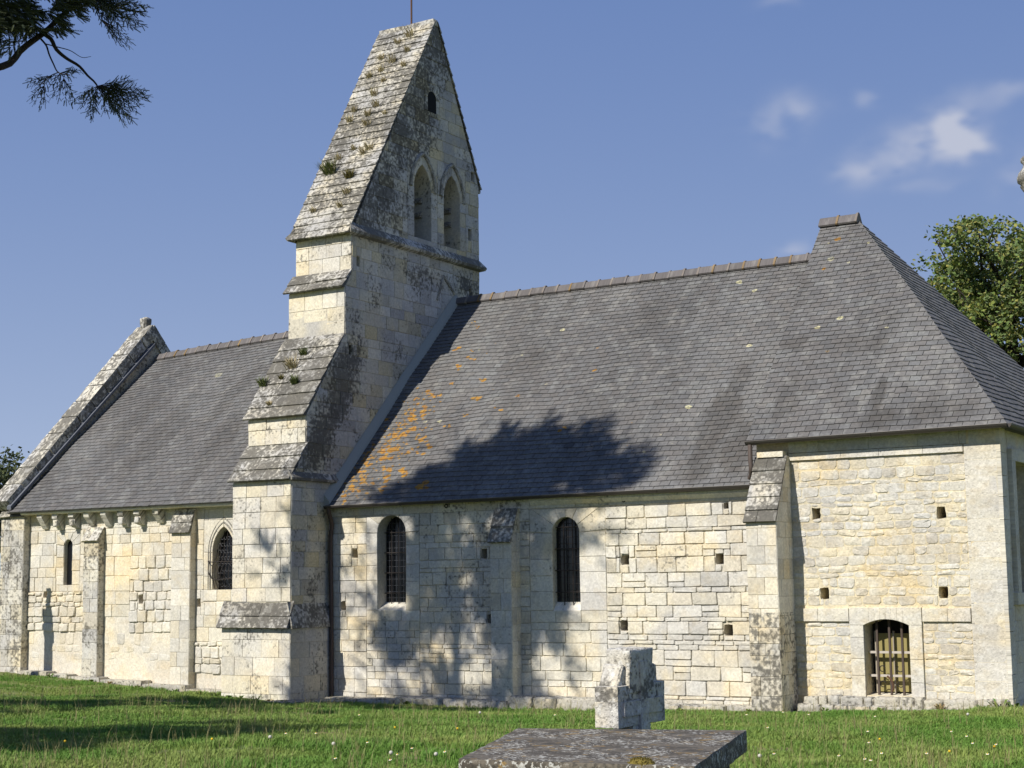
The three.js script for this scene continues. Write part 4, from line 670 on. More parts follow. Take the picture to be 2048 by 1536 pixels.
{ // apse roof, hipped at the east end
  const r = rng(707), zr = -4.72, yr = 9.65, S = slope(4.68, 0.25, yr, zr), xh = -10.72, xe = -6.62, xw = -11.52, xv = -11.28;
  const verge = left([xw, S.L], [xv, 0]), hip = left([xe, 0], [xh, S.L]);              // east edge of the south slope
  const onR = (x, y) => { const p = onPlane(x, y, S.F.o, S.F.w); return { u: p.x, v: p.clone().sub(S.F.o).dot(S.F.v) }; };
  const A = (x, y, rad, o = {}) => { const p = onR(x, y); return { u: p.u + 11.6, v: p.v, r: rad, ...o }; };
  const spots = [A(1677, 480, 0.08), A(1648, 540, 0.05), A(1680, 638, 0.07, { ring: true }), A(1636, 657, 0.05, { ring: true }), A(1773, 662, 0.04, { ring: true }), A(1700, 484, 0.03, { ring: true }), A(1658, 489, 0.03, { ring: true }), A(1737, 488, 0.03, { ring: true }), A(1664, 520, 0.1, { ring: true, k: 0.6 }), A(1697, 527, 0.05, { ring: true, k: 0.7 }), A(1655, 708, 0.05, { k: 0.3 })];
  const stn = (x, y, a, b, s) => { const p = onR(x, y); return { u: p.u + 11.6, v: p.v, a, b, s }; };
  const stains = [stn(1757, 800, 0.13, 0.55, 0.85), stn(1760, 840, 0.35, 0.3, 0.8), stn(1700, 690, 0.6, 0.4, 0.3), stn(1590, 690, 0.35, 0.25, 0.55), stn(1775, 670, 0.25, 0.7, 0.35), stn(1900, 820, 0.4, 0.35, 0.4), stn(1850, 830, 0.3, 0.3, 0.4), stn(1575, 800, 0.25, 0.7, 0.45), stn(1600, 590, 0.2, 0.7, 0.4)];
  const mat = slateMat(slateMap(6, 7.6, 130, 8, { spots, stains }), 6, 7.6);
  const P = [V(xv, 4.66, 0.23), V(xe, 4.66, 0.23), V(xe, 4.66, 2 * zr - 0.25), V(xw, 4.66, 2 * zr - 0.25), V(xw, yr - 0.02, zr), V(xh, yr - 0.02, zr)], g = new G(), u = p => [(p.x + 11.6) / 6, p.y / 7.6], k = [0.6, 0.6, 0.6];
  const q3 = (a, b, c) => g.tri(P[a], P[b], P[c], u(P[a]), u(P[b]), u(P[c]), k);
  q3(0, 1, 5); q3(0, 5, 4); q3(1, 2, 5); q3(2, 3, 4); q3(2, 4, 5); q3(3, 0, 4); q3(1, 0, 3); q3(1, 3, 2);
  const roof = part('apse_roof', g.geo(), mat, church);
  layslates(roof, S.F, { u0: xw, u1: xe, len: S.L, exp: 0.148, wid: 0.21, planes: [hip, verge] }, mat, (a, b) => [(a + 11.6) / 6, b / 7.6], r);
  const dE = V(xh - xe, yr - 4.68, 0), LE = dE.length(); dE.normalize();
  const FE = frame(V(xe, 4.68, 0), V(0, 0, -1), dE);
  const mat2 = slateMat(slateMap(10.5, 7, 90, 13, { spots: [] }), 10.5, 7);
  layslates(roof, FE, { u0: -0.25, u1: -(2 * zr - 0.25), len: LE, exp: 0.148, wid: 0.21, planes: [left([-zr, LE], [-0.25, 0]), left([-(2 * zr - 0.25), 0], [-zr, LE])] }, mat2, (a, b) => [(a + 0.6) / 10.5, b / 7], r);
  ridgeTiles(roof, xw - 0.02, xh + 0.02, yr + 0.03, zr, 0.42, 0.17, r, 0.5);
  gutter('apse_gutter', V(-11.27, 4.66, 0.3), V(xe + 0.02, 4.7, 0.3), church, 0.065);
  gutter('apse_gutter', V(xe + 0.02, 4.7, 0.3), V(xe + 0.02, 4.68, -9.6), church, 0.065);
  // west face of the higher roof, standing on the choir roof
  part('roof_upstand', loft([V(-11.2, 3.9, -0.1), V(-11.2, 4.6, -0.1), V(-11.45, 9.5, zr), V(-11.45, 8.85, zr)], [V(-11.12, 3.9, -0.1), V(-11.12, 4.6, -0.1), V(-11.37, 9.5, zr), V(-11.37, 8.85, zr)]), lead, church);
  part('downpipe', tube([V(-11.2, 4.6, 0.3), V(-11.2, 4.32, 0.3), V(-11.2, 4.16, 0.28), V(-11.23, 4.07, 0.22), V(-11.28, 4.0, 0.17)], 0.045, 8, 24), plain(0x5c514b, 0.6, 0.2), church, { label: 'short pipe from the higher gutter down onto the choir roof' });
}
{ // nave roof
  const r = rng(808), S = slope(4.03, 0.38, 8.62, -4.6);
  const mat = slateMat(slateMap(8.4, 7.2, 120, 21, { stains: [{ u: 3.2, v: 2.6, a: 0.5, b: 1.6, s: 0.45 }, { u: 4.6, v: 4, a: 0.3, b: 1.2, s: 0.4 }, { u: 5.5, v: 2.2, a: 0.5, b: 1.2, s: 0.4 }, { u: 1.8, v: 3.4, a: 0.5, b: 1.3, s: 0.4 }], spots: [{ u: 3.4, v: 5.3, r: 0.14, ring: true, k: 0.5 }, { u: 7.3, v: 2.2, r: 0.13, ring: true, k: 0.6 }] }), 8.4, 7.2);
  const roof = part('nave_roof', alongX([[0.38, 4.01], [-4.6, 8.6], [-9.6, 4.03], [-9.4, 4.0], [0.2, 3.985]], -30.75, -22.6, p => [(p.x + 30.8) / 8.4, p.y / 7.2], [0.6, 0.6, 0.6]), mat, church);
  layslates(roof, S.F, { u0: -30.62, u1: -22.6, len: S.L, exp: 0.135, wid: 0.205 }, mat, (u, v) => [(u + 30.8) / 8.4, v / 7.2], r);
  ridgeTiles(roof, -30.62, -22.62, 8.62, -4.6, 0.38, 0.15, r, 0.2);
  // the old ridge climbs a little towards the tower
  roof.traverse(m => { const P = m.geometry.attributes.position; for (let i = 0; i < P.count; i++) P.setY(i, P.getY(i) + Math.max(0, Math.min(1, (0.42 - P.getZ(i)) / 5.02)) * ((P.getX(i) + 26.6) / 8 * 0.34 - 0.05)); m.geometry.computeVertexNormals(); });
}
// old timbers: every roof plane sags and ripples a little between eaves and ridge
church.traverse(m => {
  if (!m.isMesh || !/^(choir|nave|apse)_roof$/.test(m.name)) return;
  m.traverse(k => {
    if (k.name === 'ridge_tile') return;
    const P = k.geometry.attributes.position;
    for (let i = 0; i < P.count; i++) { const x = P.getX(i), z = P.getZ(i), t = Math.max(0, Math.min(1, (0.4 - z) / 5)), w = Math.sin(Math.PI * t); if (z < -5) continue; P.setY(i, P.getY(i) + w * Math.max(0, fbm(x * 0.55, z * 0.7, 29, 3) - 0.28) * 0.15); }
    k.geometry.computeVertexNormals();
  });
});
// closing walls on the far side
part('north_wall', alongX([[-9.6, -0.3], [-9.0, -0.3], [-9.0, 3.9], [-9.6, 3.9]], -31.1, -6.9, p => uvNave(p.x, p.y)), mNave, church);
// ================================================================ GROUND
const baseLine = [[-60, 0.4], [-31, 0.18], [-28, 0.04], [-25, -0.15], [-22.8, -0.15], [-21, -0.24], [-16, -0.26], [-11.5, -0.18], [-9, -0.08], [-6.5, 0.02], [0, 0.15], [40, 0.3]];
function groundY(x, z) {
  let b = baseLine[0][1]; for (let i = 0; i + 1 < baseLine.length; i++) { const [x0, a] = baseLine[i], [x1, c] = baseLine[i + 1]; if (x >= x0 && x <= x1) b = lerp(a, c, (x - x0) / (x1 - x0)); if (x > x1) b = c; }
  const zz = Math.max(0, Math.min(z, 19)); return lerp(b, 0, ss(0, 9, z)) + 0.03 * zz + (Math.abs(x) < 60 && z > 1 && z < 40 ? (fbm(x * 0.5, z * 0.5, 5, 3) - 0.5) * 0.09 : 0);
}
{
  const ax = (lo, hi, st) => { const a = []; for (const k of [600, 300, 160, 90, 55]) a.push(lo - k); for (let v = lo; v <= hi + 1e-6; v += st) a.push(v); for (const k of [20, 55, 120, 260, 600]) a.push(hi + k); return a; };
  const xs = ax(-44, 14, 0.5), zs = ax(-14, 30, 0.5), p = [], uv = [], idx = [];
  for (const z of zs) for (const x of xs) { p.push(x, groundY(x, z) - 0.004, z); uv.push(x / 8, z / 8); }
  for (let j = 0; j + 1 < zs.length; j++) for (let i = 0; i + 1 < xs.length; i++) { const a = j * xs.length + i, b = a + 1, c = a + xs.length, d = c + 1; idx.push(a, c, b, b, c, d); }
  const g = new THREE.BufferGeometry(); g.setAttribute('position', new THREE.Float32BufferAttribute(p, 3)); g.setAttribute('uv', new THREE.Float32BufferAttribute(uv, 2)); g.setIndex(idx); g.computeVertexNormals();
  const map = tex(1024, 1024, (u, v) => { let c = mix3([0.37, 0.43, 0.20], [0.48, 0.48, 0.26], ss(0.4, 0.7, wrapN(u, v, 10, 3))); c = mix3(c, [0.45, 0.39, 0.28], ss(0.62, 0.75, wrapN(u, v, 22, 9))); const k = 0.8 + 0.4 * wrapN(u, v, 160, 7); return [c[0] * k, c[1] * k, c[2] * k]; });
  const m = one('ground', g, new THREE.MeshStandardMaterial({ map, roughness: 1 }), 'grassy churchyard ground', 'ground', { kind: 'structure' });
}
// blades of mown grass over the part of the churchyard in sight
{
  const r = rng(911);
  const tuft = (nb, h0, h1, spread, seed, wide = 0.0028) => { const q = rng(seed), g = new G(); for (let i = 0; i < nb; i++) { const a = q() * 6.28, d = q() * spread, h = lerp(h0, h1, q()), la = q() * 6.28, ln = h * (0.15 + 0.6 * q()), w = wide * (0.7 + 0.6 * q()), bx = Math.cos(a) * d, bz = Math.sin(a) * d, sx = -Math.sin(la) * w, sz = Math.cos(la) * w; const m = V(bx + Math.cos(la) * ln * 0.3, h * 0.6, bz + Math.sin(la) * ln * 0.3), t = V(bx + Math.cos(la) * ln, h, bz + Math.sin(la) * ln); const A = V(bx - sx, -0.01, bz - sz), B = V(bx + sx, -0.01, bz + sz), C = V(m.x + sx * 0.8, m.y, m.z + sz * 0.8), D = V(m.x - sx * 0.8, m.y, m.z - sz * 0.8), z = [0, 0], k = [1, 1, 1]; g.quad(A, B, C, D, z, z, z, z, k); g.tri(D, C, t, z, z, z, k); } const G2 = g.geo(); G2.deleteAttribute('color'); return G2; };
  const mat = new THREE.MeshStandardMaterial({ color: 0xffffff, roughness: 0.75, side: THREE.DoubleSide });
  const lists = [[], [], []];
  for (let z = 0.25; z < 19; z += 0.034) for (let x = -40; x < 8; x += 0.034) {
    const X = x + (r() - 0.5) * 0.06, Z = z + (r() - 0.5) * 0.06;
    if (Z < 1.75 && X > -22.95 && X < -20.75) continue;
    if (Z < (X > -20.8 && X < -10.6 ? 0.52 : 0.36) + 0.15 * vn(X * 2, 3, 4) + (X > -10.6 ? 0.25 : 0)) continue;
    const y = groundY(X, Z), p = pixelOf(V(X, y, Z));
    if (p[2] < 1 || p[0] < -700 || p[0] > 2900 || p[1] > 1900) continue;
    if ((p[0] < -60 || p[0] > 2110 || p[1] > 1610) && r() < 0.45) continue;   // thinner where only a neighbouring viewpoint would see it
    const keep = Math.min(1, 15 / p[2]) ** 1.4; if (r() > keep) continue;
    const bare = fbm(X * 1.1, Z * 1.1, 44, 3) + (Z < 1.1 ? -0.12 : 0) + (X < -20 && Z < 3 ? -0.06 : 0); if (bare < 0.36 && r() < 0.85) continue;
    const k = fbm(X * 0.8, Z * 0.8, 66, 4), long = fbm(X * 0.9 + 30, Z * 0.9, 88, 3);
    lists[r() < 0.012 + (long > 0.62 ? 0.03 : 0) ? 2 : long > 0.55 ? 1 : 0].push([X, y, Z, k]);
  }
  const geos = [tuft(10, 0.018, 0.05, 0.04, 5), tuft(10, 0.03, 0.08, 0.045, 6), tuft(4, 0.12, 0.26, 0.03, 7, 0.0022)], names = ['short_grass', 'long_grass', 'grass_stalks'], lbl = ['short mown grass covering the churchyard', 'longer tufted grass patches across the churchyard', 'thin dry grass stalks standing above the lawn'];
  lists.forEach((L, i) => {
    const im = shadow(new THREE.InstancedMesh(geos[i], mat, L.length)), M = new THREE.Matrix4(), Q = new THREE.Quaternion(), c = new THREE.Color();
    L.forEach(([x, y, z, k], j) => { const s = 0.8 + 0.5 * r(); Q.setFromAxisAngle(V(0, 1, 0), r() * 6.28); M.compose(V(x, y, z), Q, V(s, s, s)); im.setMatrixAt(j, M); const t = Math.min(1, Math.max(0, (k - 0.3) * 2.2 + (r() - 0.5) * 0.5)); if (i === 2) c.setRGB(0.24, 0.22, 0.09); else c.setRGB(lerp(0.1, 0.22, t), lerp(0.215, 0.285, t), lerp(0.022, 0.06, t)); im.setColorAt(j, c); });
    im.name = numbered(names[i]); im.userData = { label: lbl[i], category: 'grass', kind: 'stuff' }; scene.add(im);
  });
  
}
// ---- kerb of rough stone and the footing along the walls
{
  const mFoot = stoneMat(limestone(3, 3, 128, 181, { yellow: 0.55, grey: 0.7, dark: 0.35, white: 0.5, bright: 0.82 }), 3, 3, 0.02); mFoot.vertexColors = false;
  const r = rng(77), kerb = thing('stone_kerb', 'low rough grey stone kerb along the foot of the church wall', 'kerb', [-16, -0.2, 0.3]);
  for (let x = -20.8; x < -10.8;) { const w = 0.5 + r() * 0.8, y = groundY(x, 0.3), up = x > -16.4 && x < -14.4 ? 0.24 : 0.09 + 0.07 * r(); part('kerb_stone', roughBox(x, y - 0.2, 0.02, Math.min(-10.8, x + w - 0.01), y + up, 0.42 + 0.14 * r(), [14, 5, 8], 0.045, 6, Math.floor(x * 9) + 300, 0.33), mFoot, kerb); x += w; }
  for (let x = -30.3; x < -22.9;) { const w = 0.6 + r() * 0.8, y = groundY(x, 0.3); part('kerb_stone', roughBox(x, y - 0.2, 0.02, Math.min(-22.9, x + w - 0.01), y + 0.05 + 0.05 * r(), 0.34, [12, 4, 6], 0.03, 6, Math.floor(x * 9) + 900, 0.33), mFoot, kerb); x += w; }
  const foot = thing('stone_footing', 'row of rough footing stones under the barred window wall', 'footing', [-8.7, 0, 0.2]);
  for (let row = 0; row < 2; row++) for (let x = -10.5 + row * 0.12; x < -6.9;) { const w = 0.16 + r() * r() * 0.55; part('footing_stone', roughBox(x, -0.2 + row * 0.17, 0.02, x + w - 0.004, 0.0 + row * 0.14 + 0.03 * r(), 0.3 - row * 0.08 + 0.07 * r(), [8, 6, 6], 0.035, 8, Math.floor(x * 17) + row * 70 + 500, 0.33), mFoot, foot); x += w; }
  one('drain_slab', roughHex([V(-21.6, -0.3, 2.3), V(-20.6, -0.3, 2.0), V(-19.9, -0.3, 0.5), V(-20.9, -0.3, 0.7), V(-21.6, -0.12, 2.3), V(-20.6, -0.13, 2.0), V(-19.9, -0.15, 0.5), V(-20.9, -0.15, 0.7)], [12, 3, 12], 0.025, 4, 41, 0.25), mLichen, 'flat weathered drain slab at the foot of the tower buttress', 'slab');
}
// ---- tomb and headstone in the foreground
const tombMap = tex(1024, 1024, (u, v) => { let c = [0.29, 0.27, 0.235]; c = mix3(c, [0.39, 0.365, 0.32], ss(0.42, 0.6, wrapN(u, v, 9, 3))); c = mix3(c, [0.22, 0.21, 0.185], 0.6 * ss(0.5, 0.68, wrapN(u, v, 44, 13))); c = mix3(c, [0.68, 0.68, 0.65], 0.95 * ss(0.56, 0.62, wrapN(u, v, 58, 23)) * ss(0.36, 0.5, wrapN(u, v, 5, 73))); c = mix3(c, [0.56, 0.44, 0.22], 0.6 * ss(0.68, 0.72, wrapN(u + 0.4, v, 14, 43))); const k = 0.85 + 0.3 * wrapN(u, v, 90, 5); return [c[0] * k, c[1] * k, c[2] * k]; });
const mTomb = new THREE.MeshStandardMaterial({ map: tombMap, roughness: 0.95, bumpMap: bumpFor(1, 1), bumpScale: 0.008 });
const onY = (px, py, Y) => { const d = ray(px, py); return CP.clone().addScaledVector(d, (Y - CP.y) / d.y); };
{
  const Y = 1.05, c = [onY(915, 1518, Y), onY(1390, 1533, Y), onY(1494, 1460, Y), onY(1035, 1456, Y)], cen = c.reduce((a, p) => a.add(p), V(0, 0, 0)).multiplyScalar(0.25);
  const t = thing('tomb', 'flat lichen-spotted stone tomb slab with moss on its edge', 'tomb', [cen.x, 0.5, cen.z]);
  const dn = (p, y) => V(p.x, y, p.z), inn = (p, y, k) => V(lerp(p.x, cen.x, k), y, lerp(p.z, cen.z, k));
  part('tomb_slab', roughHex([...c.map(p => dn(p, Y - 0.16)), ...c], [64, 9, 64], 0.012, 9, 7, 0.9), mTomb, t);
  part('tomb_base', roughHex([...c.map(p => inn(p, 0.2, 0.13)), ...c.map(p => inn(p, Y - 0.15, 0.13))], [20, 8, 20], 0.02, 5, 9, 0.9), mTomb, t);
  // moss cushion on the front edge
  const q = onY(1283, 1527, Y), r = rng(3), gs = [];
  for (let i = 0; i < 260; i++) { const a = r() * 6.28, d = Math.sqrt(r()), x = q.x + Math.cos(a) * d * 0.1, z = q.z + 0.0 + Math.sin(a) * d * 0.06, y = Y - 0.03 + 0.06 * Math.sqrt(1 - d * d); const g = new THREE.ConeGeometry(0.006 + 0.005 * r(), 0.03 + 0.02 * r(), 4); g.rotateX((r() - 0.5) * 1.2); g.rotateZ((r() - 0.5) * 1.2); g.translate(x, y, z); gs.push(g); }
  const bl = new THREE.SphereGeometry(1, 14, 10); bl.scale(0.1, 0.055, 0.06); bl.translate(q.x, Y - 0.02, q.z); gs.push(bl);
  one('moss_cushion', mergeGeometries(gs), plain(0x6d6128, 1), 'brown-green moss cushion on the edge of the tomb slab', 'moss');
  // stone cross
  const mC = stoneMat(limestone(2, 2, 256, 171, { yellow: 0.3, grey: 0.9, dark: 0.5, white: 1, bright: 0.9 }), 2, 2, 0.02); mC.vertexColors = false;
  const zc = 15.28, xa = -6.08, xb = -5.87, h = thing('cross_headstone', 'squat weathered stone cross standing at the head of the tomb', 'headstone', [-5.98, 0.45, zc]);
  const box = (name, x0, x1, y0, y1, z0, z1, zt0, zt1, s, amp) => part(name, roughHex([V(x0, y0, z1), V(x1, y0, z1), V(x1, y0, z0), V(x0, y0, z0), V(x0, y1, zt1), V(x1, y1, zt1), V(x1, y1, zt0), V(x0, y1, zt0)], [12, 18, 14], amp, 11, s, 0.8), mC, h);
  box('cross_shaft', xa + 0.02, xb - 0.01, 0.3, 1.1, zc - 0.17, zc + 0.15, zc - 0.17, zc + 0.15, 61, 0.01);
  box('cross_arms', xa, xb, 1.045, 1.37, zc - 0.42, zc + 0.42, zc - 0.42, zc + 0.42, 62, 0.01);
  box('cross_head', xa + 0.005, xb + 0.012, 1.3, 1.655, zc - 0.22, zc + 0.24, zc - 0.2, zc + 0.22, 64, 0.016);
  box('shoulder_stone', xa + 0.01, xb - 0.03, 1.35, 1.53, zc + 0.12, zc + 0.38, zc + 0.12, zc + 0.26, 63, 0.02);
  box('shoulder_stone', xa + 0.02, xb - 0.02, 1.35, 1.52, zc - 0.35, zc - 0.12, zc - 0.31, zc - 0.12, 65, 0.022);
  box('carved_relief', xb - 0.03, xb + 0.022, 0.9, 1.55, zc - 0.08, zc + 0.06, zc - 0.08, zc + 0.06, 66, 0.006);
  box('carved_relief', xb - 0.03, xb + 0.018, 1.13, 1.25, zc - 0.36, zc + 0.34, zc - 0.36, zc + 0.34, 67, 0.006);
}
// ---- stone pillar whose carved head just enters the frame, and the pillar whose shadow lies on the nave wall
{
  const mP = stoneMat(slabMap, 1, 1, 0.01); mP.vertexColors = false;
  const o = CP.clone().addScaledVector(ray(2064, 348), 18), gy = groundY(o.x, o.z), p = thing('stone_pillar', 'slender stone pillar with an urn-shaped head', 'pillar', [o.x, gy, o.z]);
  const L = pts => { const g = new THREE.LatheGeometry(pts.map(([a, b]) => new THREE.Vector2(a, b)), 20); g.scale(0.86, 0.86, 0.86); g.translate(o.x, o.y, o.z); return g; };
  part('urn', L([[0.001, 0.24], [0.1, 0.23], [0.13, 0.2], [0.13, 0.16], [0.1, 0.13], [0.11, 0.08], [0.16, 0.02], [0.185, -0.05], [0.18, -0.1], [0.14, -0.13], [0.15, -0.16], [0.1, -0.24], [0.07, -0.36], [0.07, -0.4]]), mP, p);
  part('shaft', L([[0.075, -0.4], [0.085, -2], [0.1, (gy - o.y + 0.9) / 0.86], [0.11, (gy - o.y + 0.6) / 0.86]]), mP, p);
  part('pedestal', roughBox(o.x - 0.28, gy - 0.1, o.z - 0.28, o.x + 0.28, gy + 0.62, o.z + 0.28, [6, 6, 6], 0.015, 5, 9, 0.5), mP, p);
  const t = 2.2, sx = -0.25 * t, g = thing('stone_monument', 'narrow stone monument standing before the nave, outside the picture', 'monument', [-29.57 + sx, 0.2, t]), X = -29.57 + sx;
  part('monument_shaft', roughBox(X - 0.12, 0, t - 0.12, X + 0.12, 1.0 + 0.9 * t, t + 0.12, [5, 16, 5], 0.012, 5, 3, 0.5), mP, g);
  part('monument_block', roughBox(X - 0.16, 0.98 + 0.9 * t, t - 0.14, X + 0.16, 1.55 + 0.9 * t, t + 0.14, [6, 6, 6], 0.012, 5, 4, 0.5), mP, g);
  part('monument_head', roughBox(X - 0.08, 1.53 + 0.9 * t, t - 0.08, X + 0.08, 2.1 + 0.9 * t, t + 0.08, [4, 8, 4], 0.012, 5, 5, 0.5), mP, g);
}
// ---- plants rooted in the tower slopes
{
  const r = rng(55), up = V(0, 15.92 - 9.96, -4.12 + 0.6).normalize(), n1 = V(1, 0, 0).cross(up), o1 = V(0, 9.96, -0.6), up2 = V(0, 7.68 - 5.74, -0.5 - 0.9).normalize(), n2 = V(1, 0, 0).cross(up2), o2 = V(0, 5.74, 0.9);
  const tuftAt = (p, n, size, cols, name, label, group, count) => {
    const g = new G(), z = [0, 0];
    for (let i = 0; i < count; i++) { const a = r() * 6.28, s = size * (0.5 + 0.7 * r()), dir = n.clone().multiplyScalar(0.55 + 0.3 * r()).add(V(Math.cos(a) * 0.6, 0.45 + 0.3 * r(), Math.sin(a) * 0.6)).normalize(), b = p.clone().add(V((r() - 0.5) * size * 0.7, (r() - 0.5) * size * 0.3, (r() - 0.5) * size * 0.2)), w = V(Math.sin(a), 0, -Math.cos(a)).multiplyScalar(0.006 + 0.004 * r()), m = b.clone().addScaledVector(dir, s * 0.6), t = b.clone().addScaledVector(dir, s).add(V(0, -s * 0.25 * r(), s * 0.15 * r())); const k = cols[Math.floor(r() * cols.length)]; g.quad(b.clone().sub(w), b.clone().add(w), m.clone().add(w), m.clone().sub(w), z, z, z, z, k); g.tri(m.clone().sub(w), m.clone().add(w), t, z, z, z, k); }
    const m = one(name, g.geo(), tuftMat, label, 'plant'); m.userData.group = group;
  };
  const tuftMat = new THREE.MeshStandardMaterial({ vertexColors: true, roughness: 0.9, side: THREE.DoubleSide });
  const dry = [[0.46, 0.39, 0.24], [0.5, 0.43, 0.29], [0.34, 0.29, 0.16], [0.4, 0.36, 0.2]], green = [[0.1, 0.13, 0.03], [0.16, 0.19, 0.05], [0.07, 0.1, 0.03]], yel = [[0.25, 0.21, 0.06], [0.16, 0.14, 0.04], [0.1, 0.09, 0.03]];
  for (const [x, y, s] of [[820, 75, 0.3], [796, 88, 0.16], [815, 104, 0.16], [763, 120, 0.17], [786, 126, 0.22], [808, 134, 0.16], [763, 144, 0.2], [740, 156, 0.16], [768, 164, 0.12], [750, 192, 0.2], [753, 214, 0.2], [710, 224, 0.16], [736, 232, 0.18], [735, 252, 0.2], [701, 246, 0.2], [770, 230, 0.12], [708, 300, 0.14], [726, 308, 0.2], [741, 300, 0.18], [695, 388, 0.2], [682, 415, 0.18], [679, 320, 0.16], [628, 425, 0.14]]) tuftAt(onPlane(x, y, o1, n1), n1, s * 1.2, dry, 'dry_grass_tuft', 'small tuft of dry grass growing between slabs of the tower roof', 'dry tufts on the tower roof', 48);
  tuftAt(onPlane(660, 348, o1, n1), n1, 0.42, [...green, dry[2]], 'green_tuft', 'bushy green tuft sprouting from the edge of the tower roof', 'green plants on the tower', 140);
  tuftAt(onPlane(700, 356, o1, n1), n1, 0.24, yel, 'moss_tuft', 'ochre cushion of moss on the tower roof below the green tuft', 'green plants on the tower', 150);
  for (const [x, y, s, c, nm, l] of [[585, 738, 0.34, dry, 'dry_grass_tuft', 'brown grass clump in the middle of the buttress slope'], [608, 712, 0.22, green, 'green_tuft', 'small dark green plant near the top of the buttress slope'], [527, 772, 0.24, green, 'green_tuft', 'bright green plant at the outer edge of the buttress slope'], [590, 768, 0.24, green, 'green_tuft', 'low green plant beneath the brown grass clump'], [563, 760, 0.14, yel, 'moss_tuft', 'yellow-green moss beside the brown grass clump'], [540, 812, 0.14, dry, 'dry_grass_tuft', 'dry tuft low on the buttress slope']]) tuftAt(onPlane(x, y, o2, n2), n2, s, c, nm, l, 'plants on the buttress slope', 90);
}
// ---- weeds rooted along the foot of the walls
{
  const r = rng(63), mat = new THREE.MeshStandardMaterial({ vertexColors: true, roughness: 0.85, side: THREE.DoubleSide }), z0 = [0, 0];
  const spots = [[-7.9, 0.42, 0.2], [-7.2, 0.4, 0.16], [-6.9, 0.5, 0.3], [-6.6, 0.7, 0.28], [-9.9, 0.5, 0.14], [-8.9, 0.5, 0.12]]; for (let i = 0; i < 26; i++) { const x = -30 + r() * 19.2; if (x > -23 && x < -20.7) continue; spots.push([x, 0.42 + 0.15 * r(), 0.08 + 0.12 * r() * r()]); } for (let i = 0; i < 7; i++) spots.push([-22.9 + i * 0.35, 1.75 + 0.2 * r(), 0.1 + 0.08 * r()]);
  for (const [x, z, s] of spots) {
    const y = groundY(x, z), g = new G(), n = 26, dry = r() < 0.3;
    for (let i = 0; i < n; i++) { const a = r() * 6.28, h = s * (0.4 + 0.8 * r()), o = V(x + Math.cos(a) * s * 0.35 * r(), y, z + Math.sin(a) * s * 0.3 * r()), d = V(Math.cos(a) * 0.7, 0.8, Math.sin(a) * 0.7), w = V(-Math.sin(a), 0, Math.cos(a)).multiplyScalar(0.008 + 0.014 * r()), m = o.clone().addScaledVector(d, h * 0.6), t = o.clone().addScaledVector(d, h).add(V(0, -h * 0.3, 0)), k = dry ? [0.2 + 0.1 * r(), 0.17, 0.07] : [0.07 + 0.08 * r(), 0.14 + 0.06 * r(), 0.025]; g.tri(o, m.clone().add(w), m.clone().sub(w), z0, z0, z0, k); g.tri(m.clone().sub(w), m.clone().add(w), t, z0, z0, z0, k); }
    const m = one('weed_tuft', g.geo(), mat, dry ? 'dry weed clump at the foot of the church wall' : 'green leafy weed at the foot of the church wall', 'weed'); m.userData.group = dry ? 'dry weeds along the wall foot' : 'green weeds along the wall foot';
  }
}
// ---- daisies and seed heads in the lawn
{
  const r = rng(31), pm = plain(0xf2efe6, 0.8), ym = plain(0xd9b21f, 0.8), sm = plain(0xb9b7ab, 0.9), stem = plain(0x55682a, 0.9);
  const petal = (() => { const gs = []; for (let i = 0; i < 10; i++) { const g = new THREE.CircleGeometry(0.008, 6); g.scale(1, 0.45, 1); g.translate(0.011, 0, 0); g.rotateZ(i * 0.628); gs.push(g); } const m = mergeGeometries(gs); m.rotateX(-1.2); return m; })();
  const eye = new THREE.SphereGeometry(0.006, 8, 6), head = new THREE.IcosahedronGeometry(0.02, 1), stm = new THREE.CylinderGeometry(0.0022, 0.0022, 1, 5);
  const mkOne = (name, label, group, px, py, kind) => {
    let p = onY(px, py, 0.4); for (let i = 0; i < 4; i++) p = onY(px, py, groundY(p.x, p.z) + 0.08);
    const g = thing(name, label, 'flower', [p.x, groundY(p.x, p.z), p.z], group), h = kind ? 0.13 + 0.05 * r() : 0.085 + 0.03 * r();
    const add = (n, ge, m, y, s = 1) => { const k = shadow(new THREE.Mesh(ge, m)); k.name = n; k.position.y = y; k.scale.setScalar(s); g.add(k); return k; };
    const q = add('stem', stm, stem, h / 2); q.scale.set(1, h, 1);
    if (kind === 1) { head.userData = {}; add('seed_head', head, sm, h); } else { if (kind === 0) add('petals', petal, pm, h, 0.9); add('eye', eye, ym, h + 0.003, kind === 2 ? 2.2 : 1.2); }
  };
  for (let i = 0; i < 46; i++) { const x = 560 + r() * 1470, y = 1425 + r() * 105; if (x > 900 && x < 1520 && y > 1440) continue; mkOne('daisy', 'small white daisy in the short churchyard grass', 'daisies in the lawn', x, y, 0); }
  for (const [x, y] of [[667, 1499], [782, 1525], [872, 1524], [540, 1490], [960, 1435], [1520, 1525], [1936, 1437]]) mkOne('dandelion_clock', 'pale round dandelion seed head standing above the grass', 'dandelion seed heads', x, y, 1);
  for (const [x, y] of [[424, 1494], [130, 1493], [915, 1466], [790, 1470], [1990, 1510], [1760, 1490], [1900, 1523]]) mkOne('dandelion', 'yellow dandelion flower in the churchyard grass', 'dandelion flowers', x, y, 2);
}
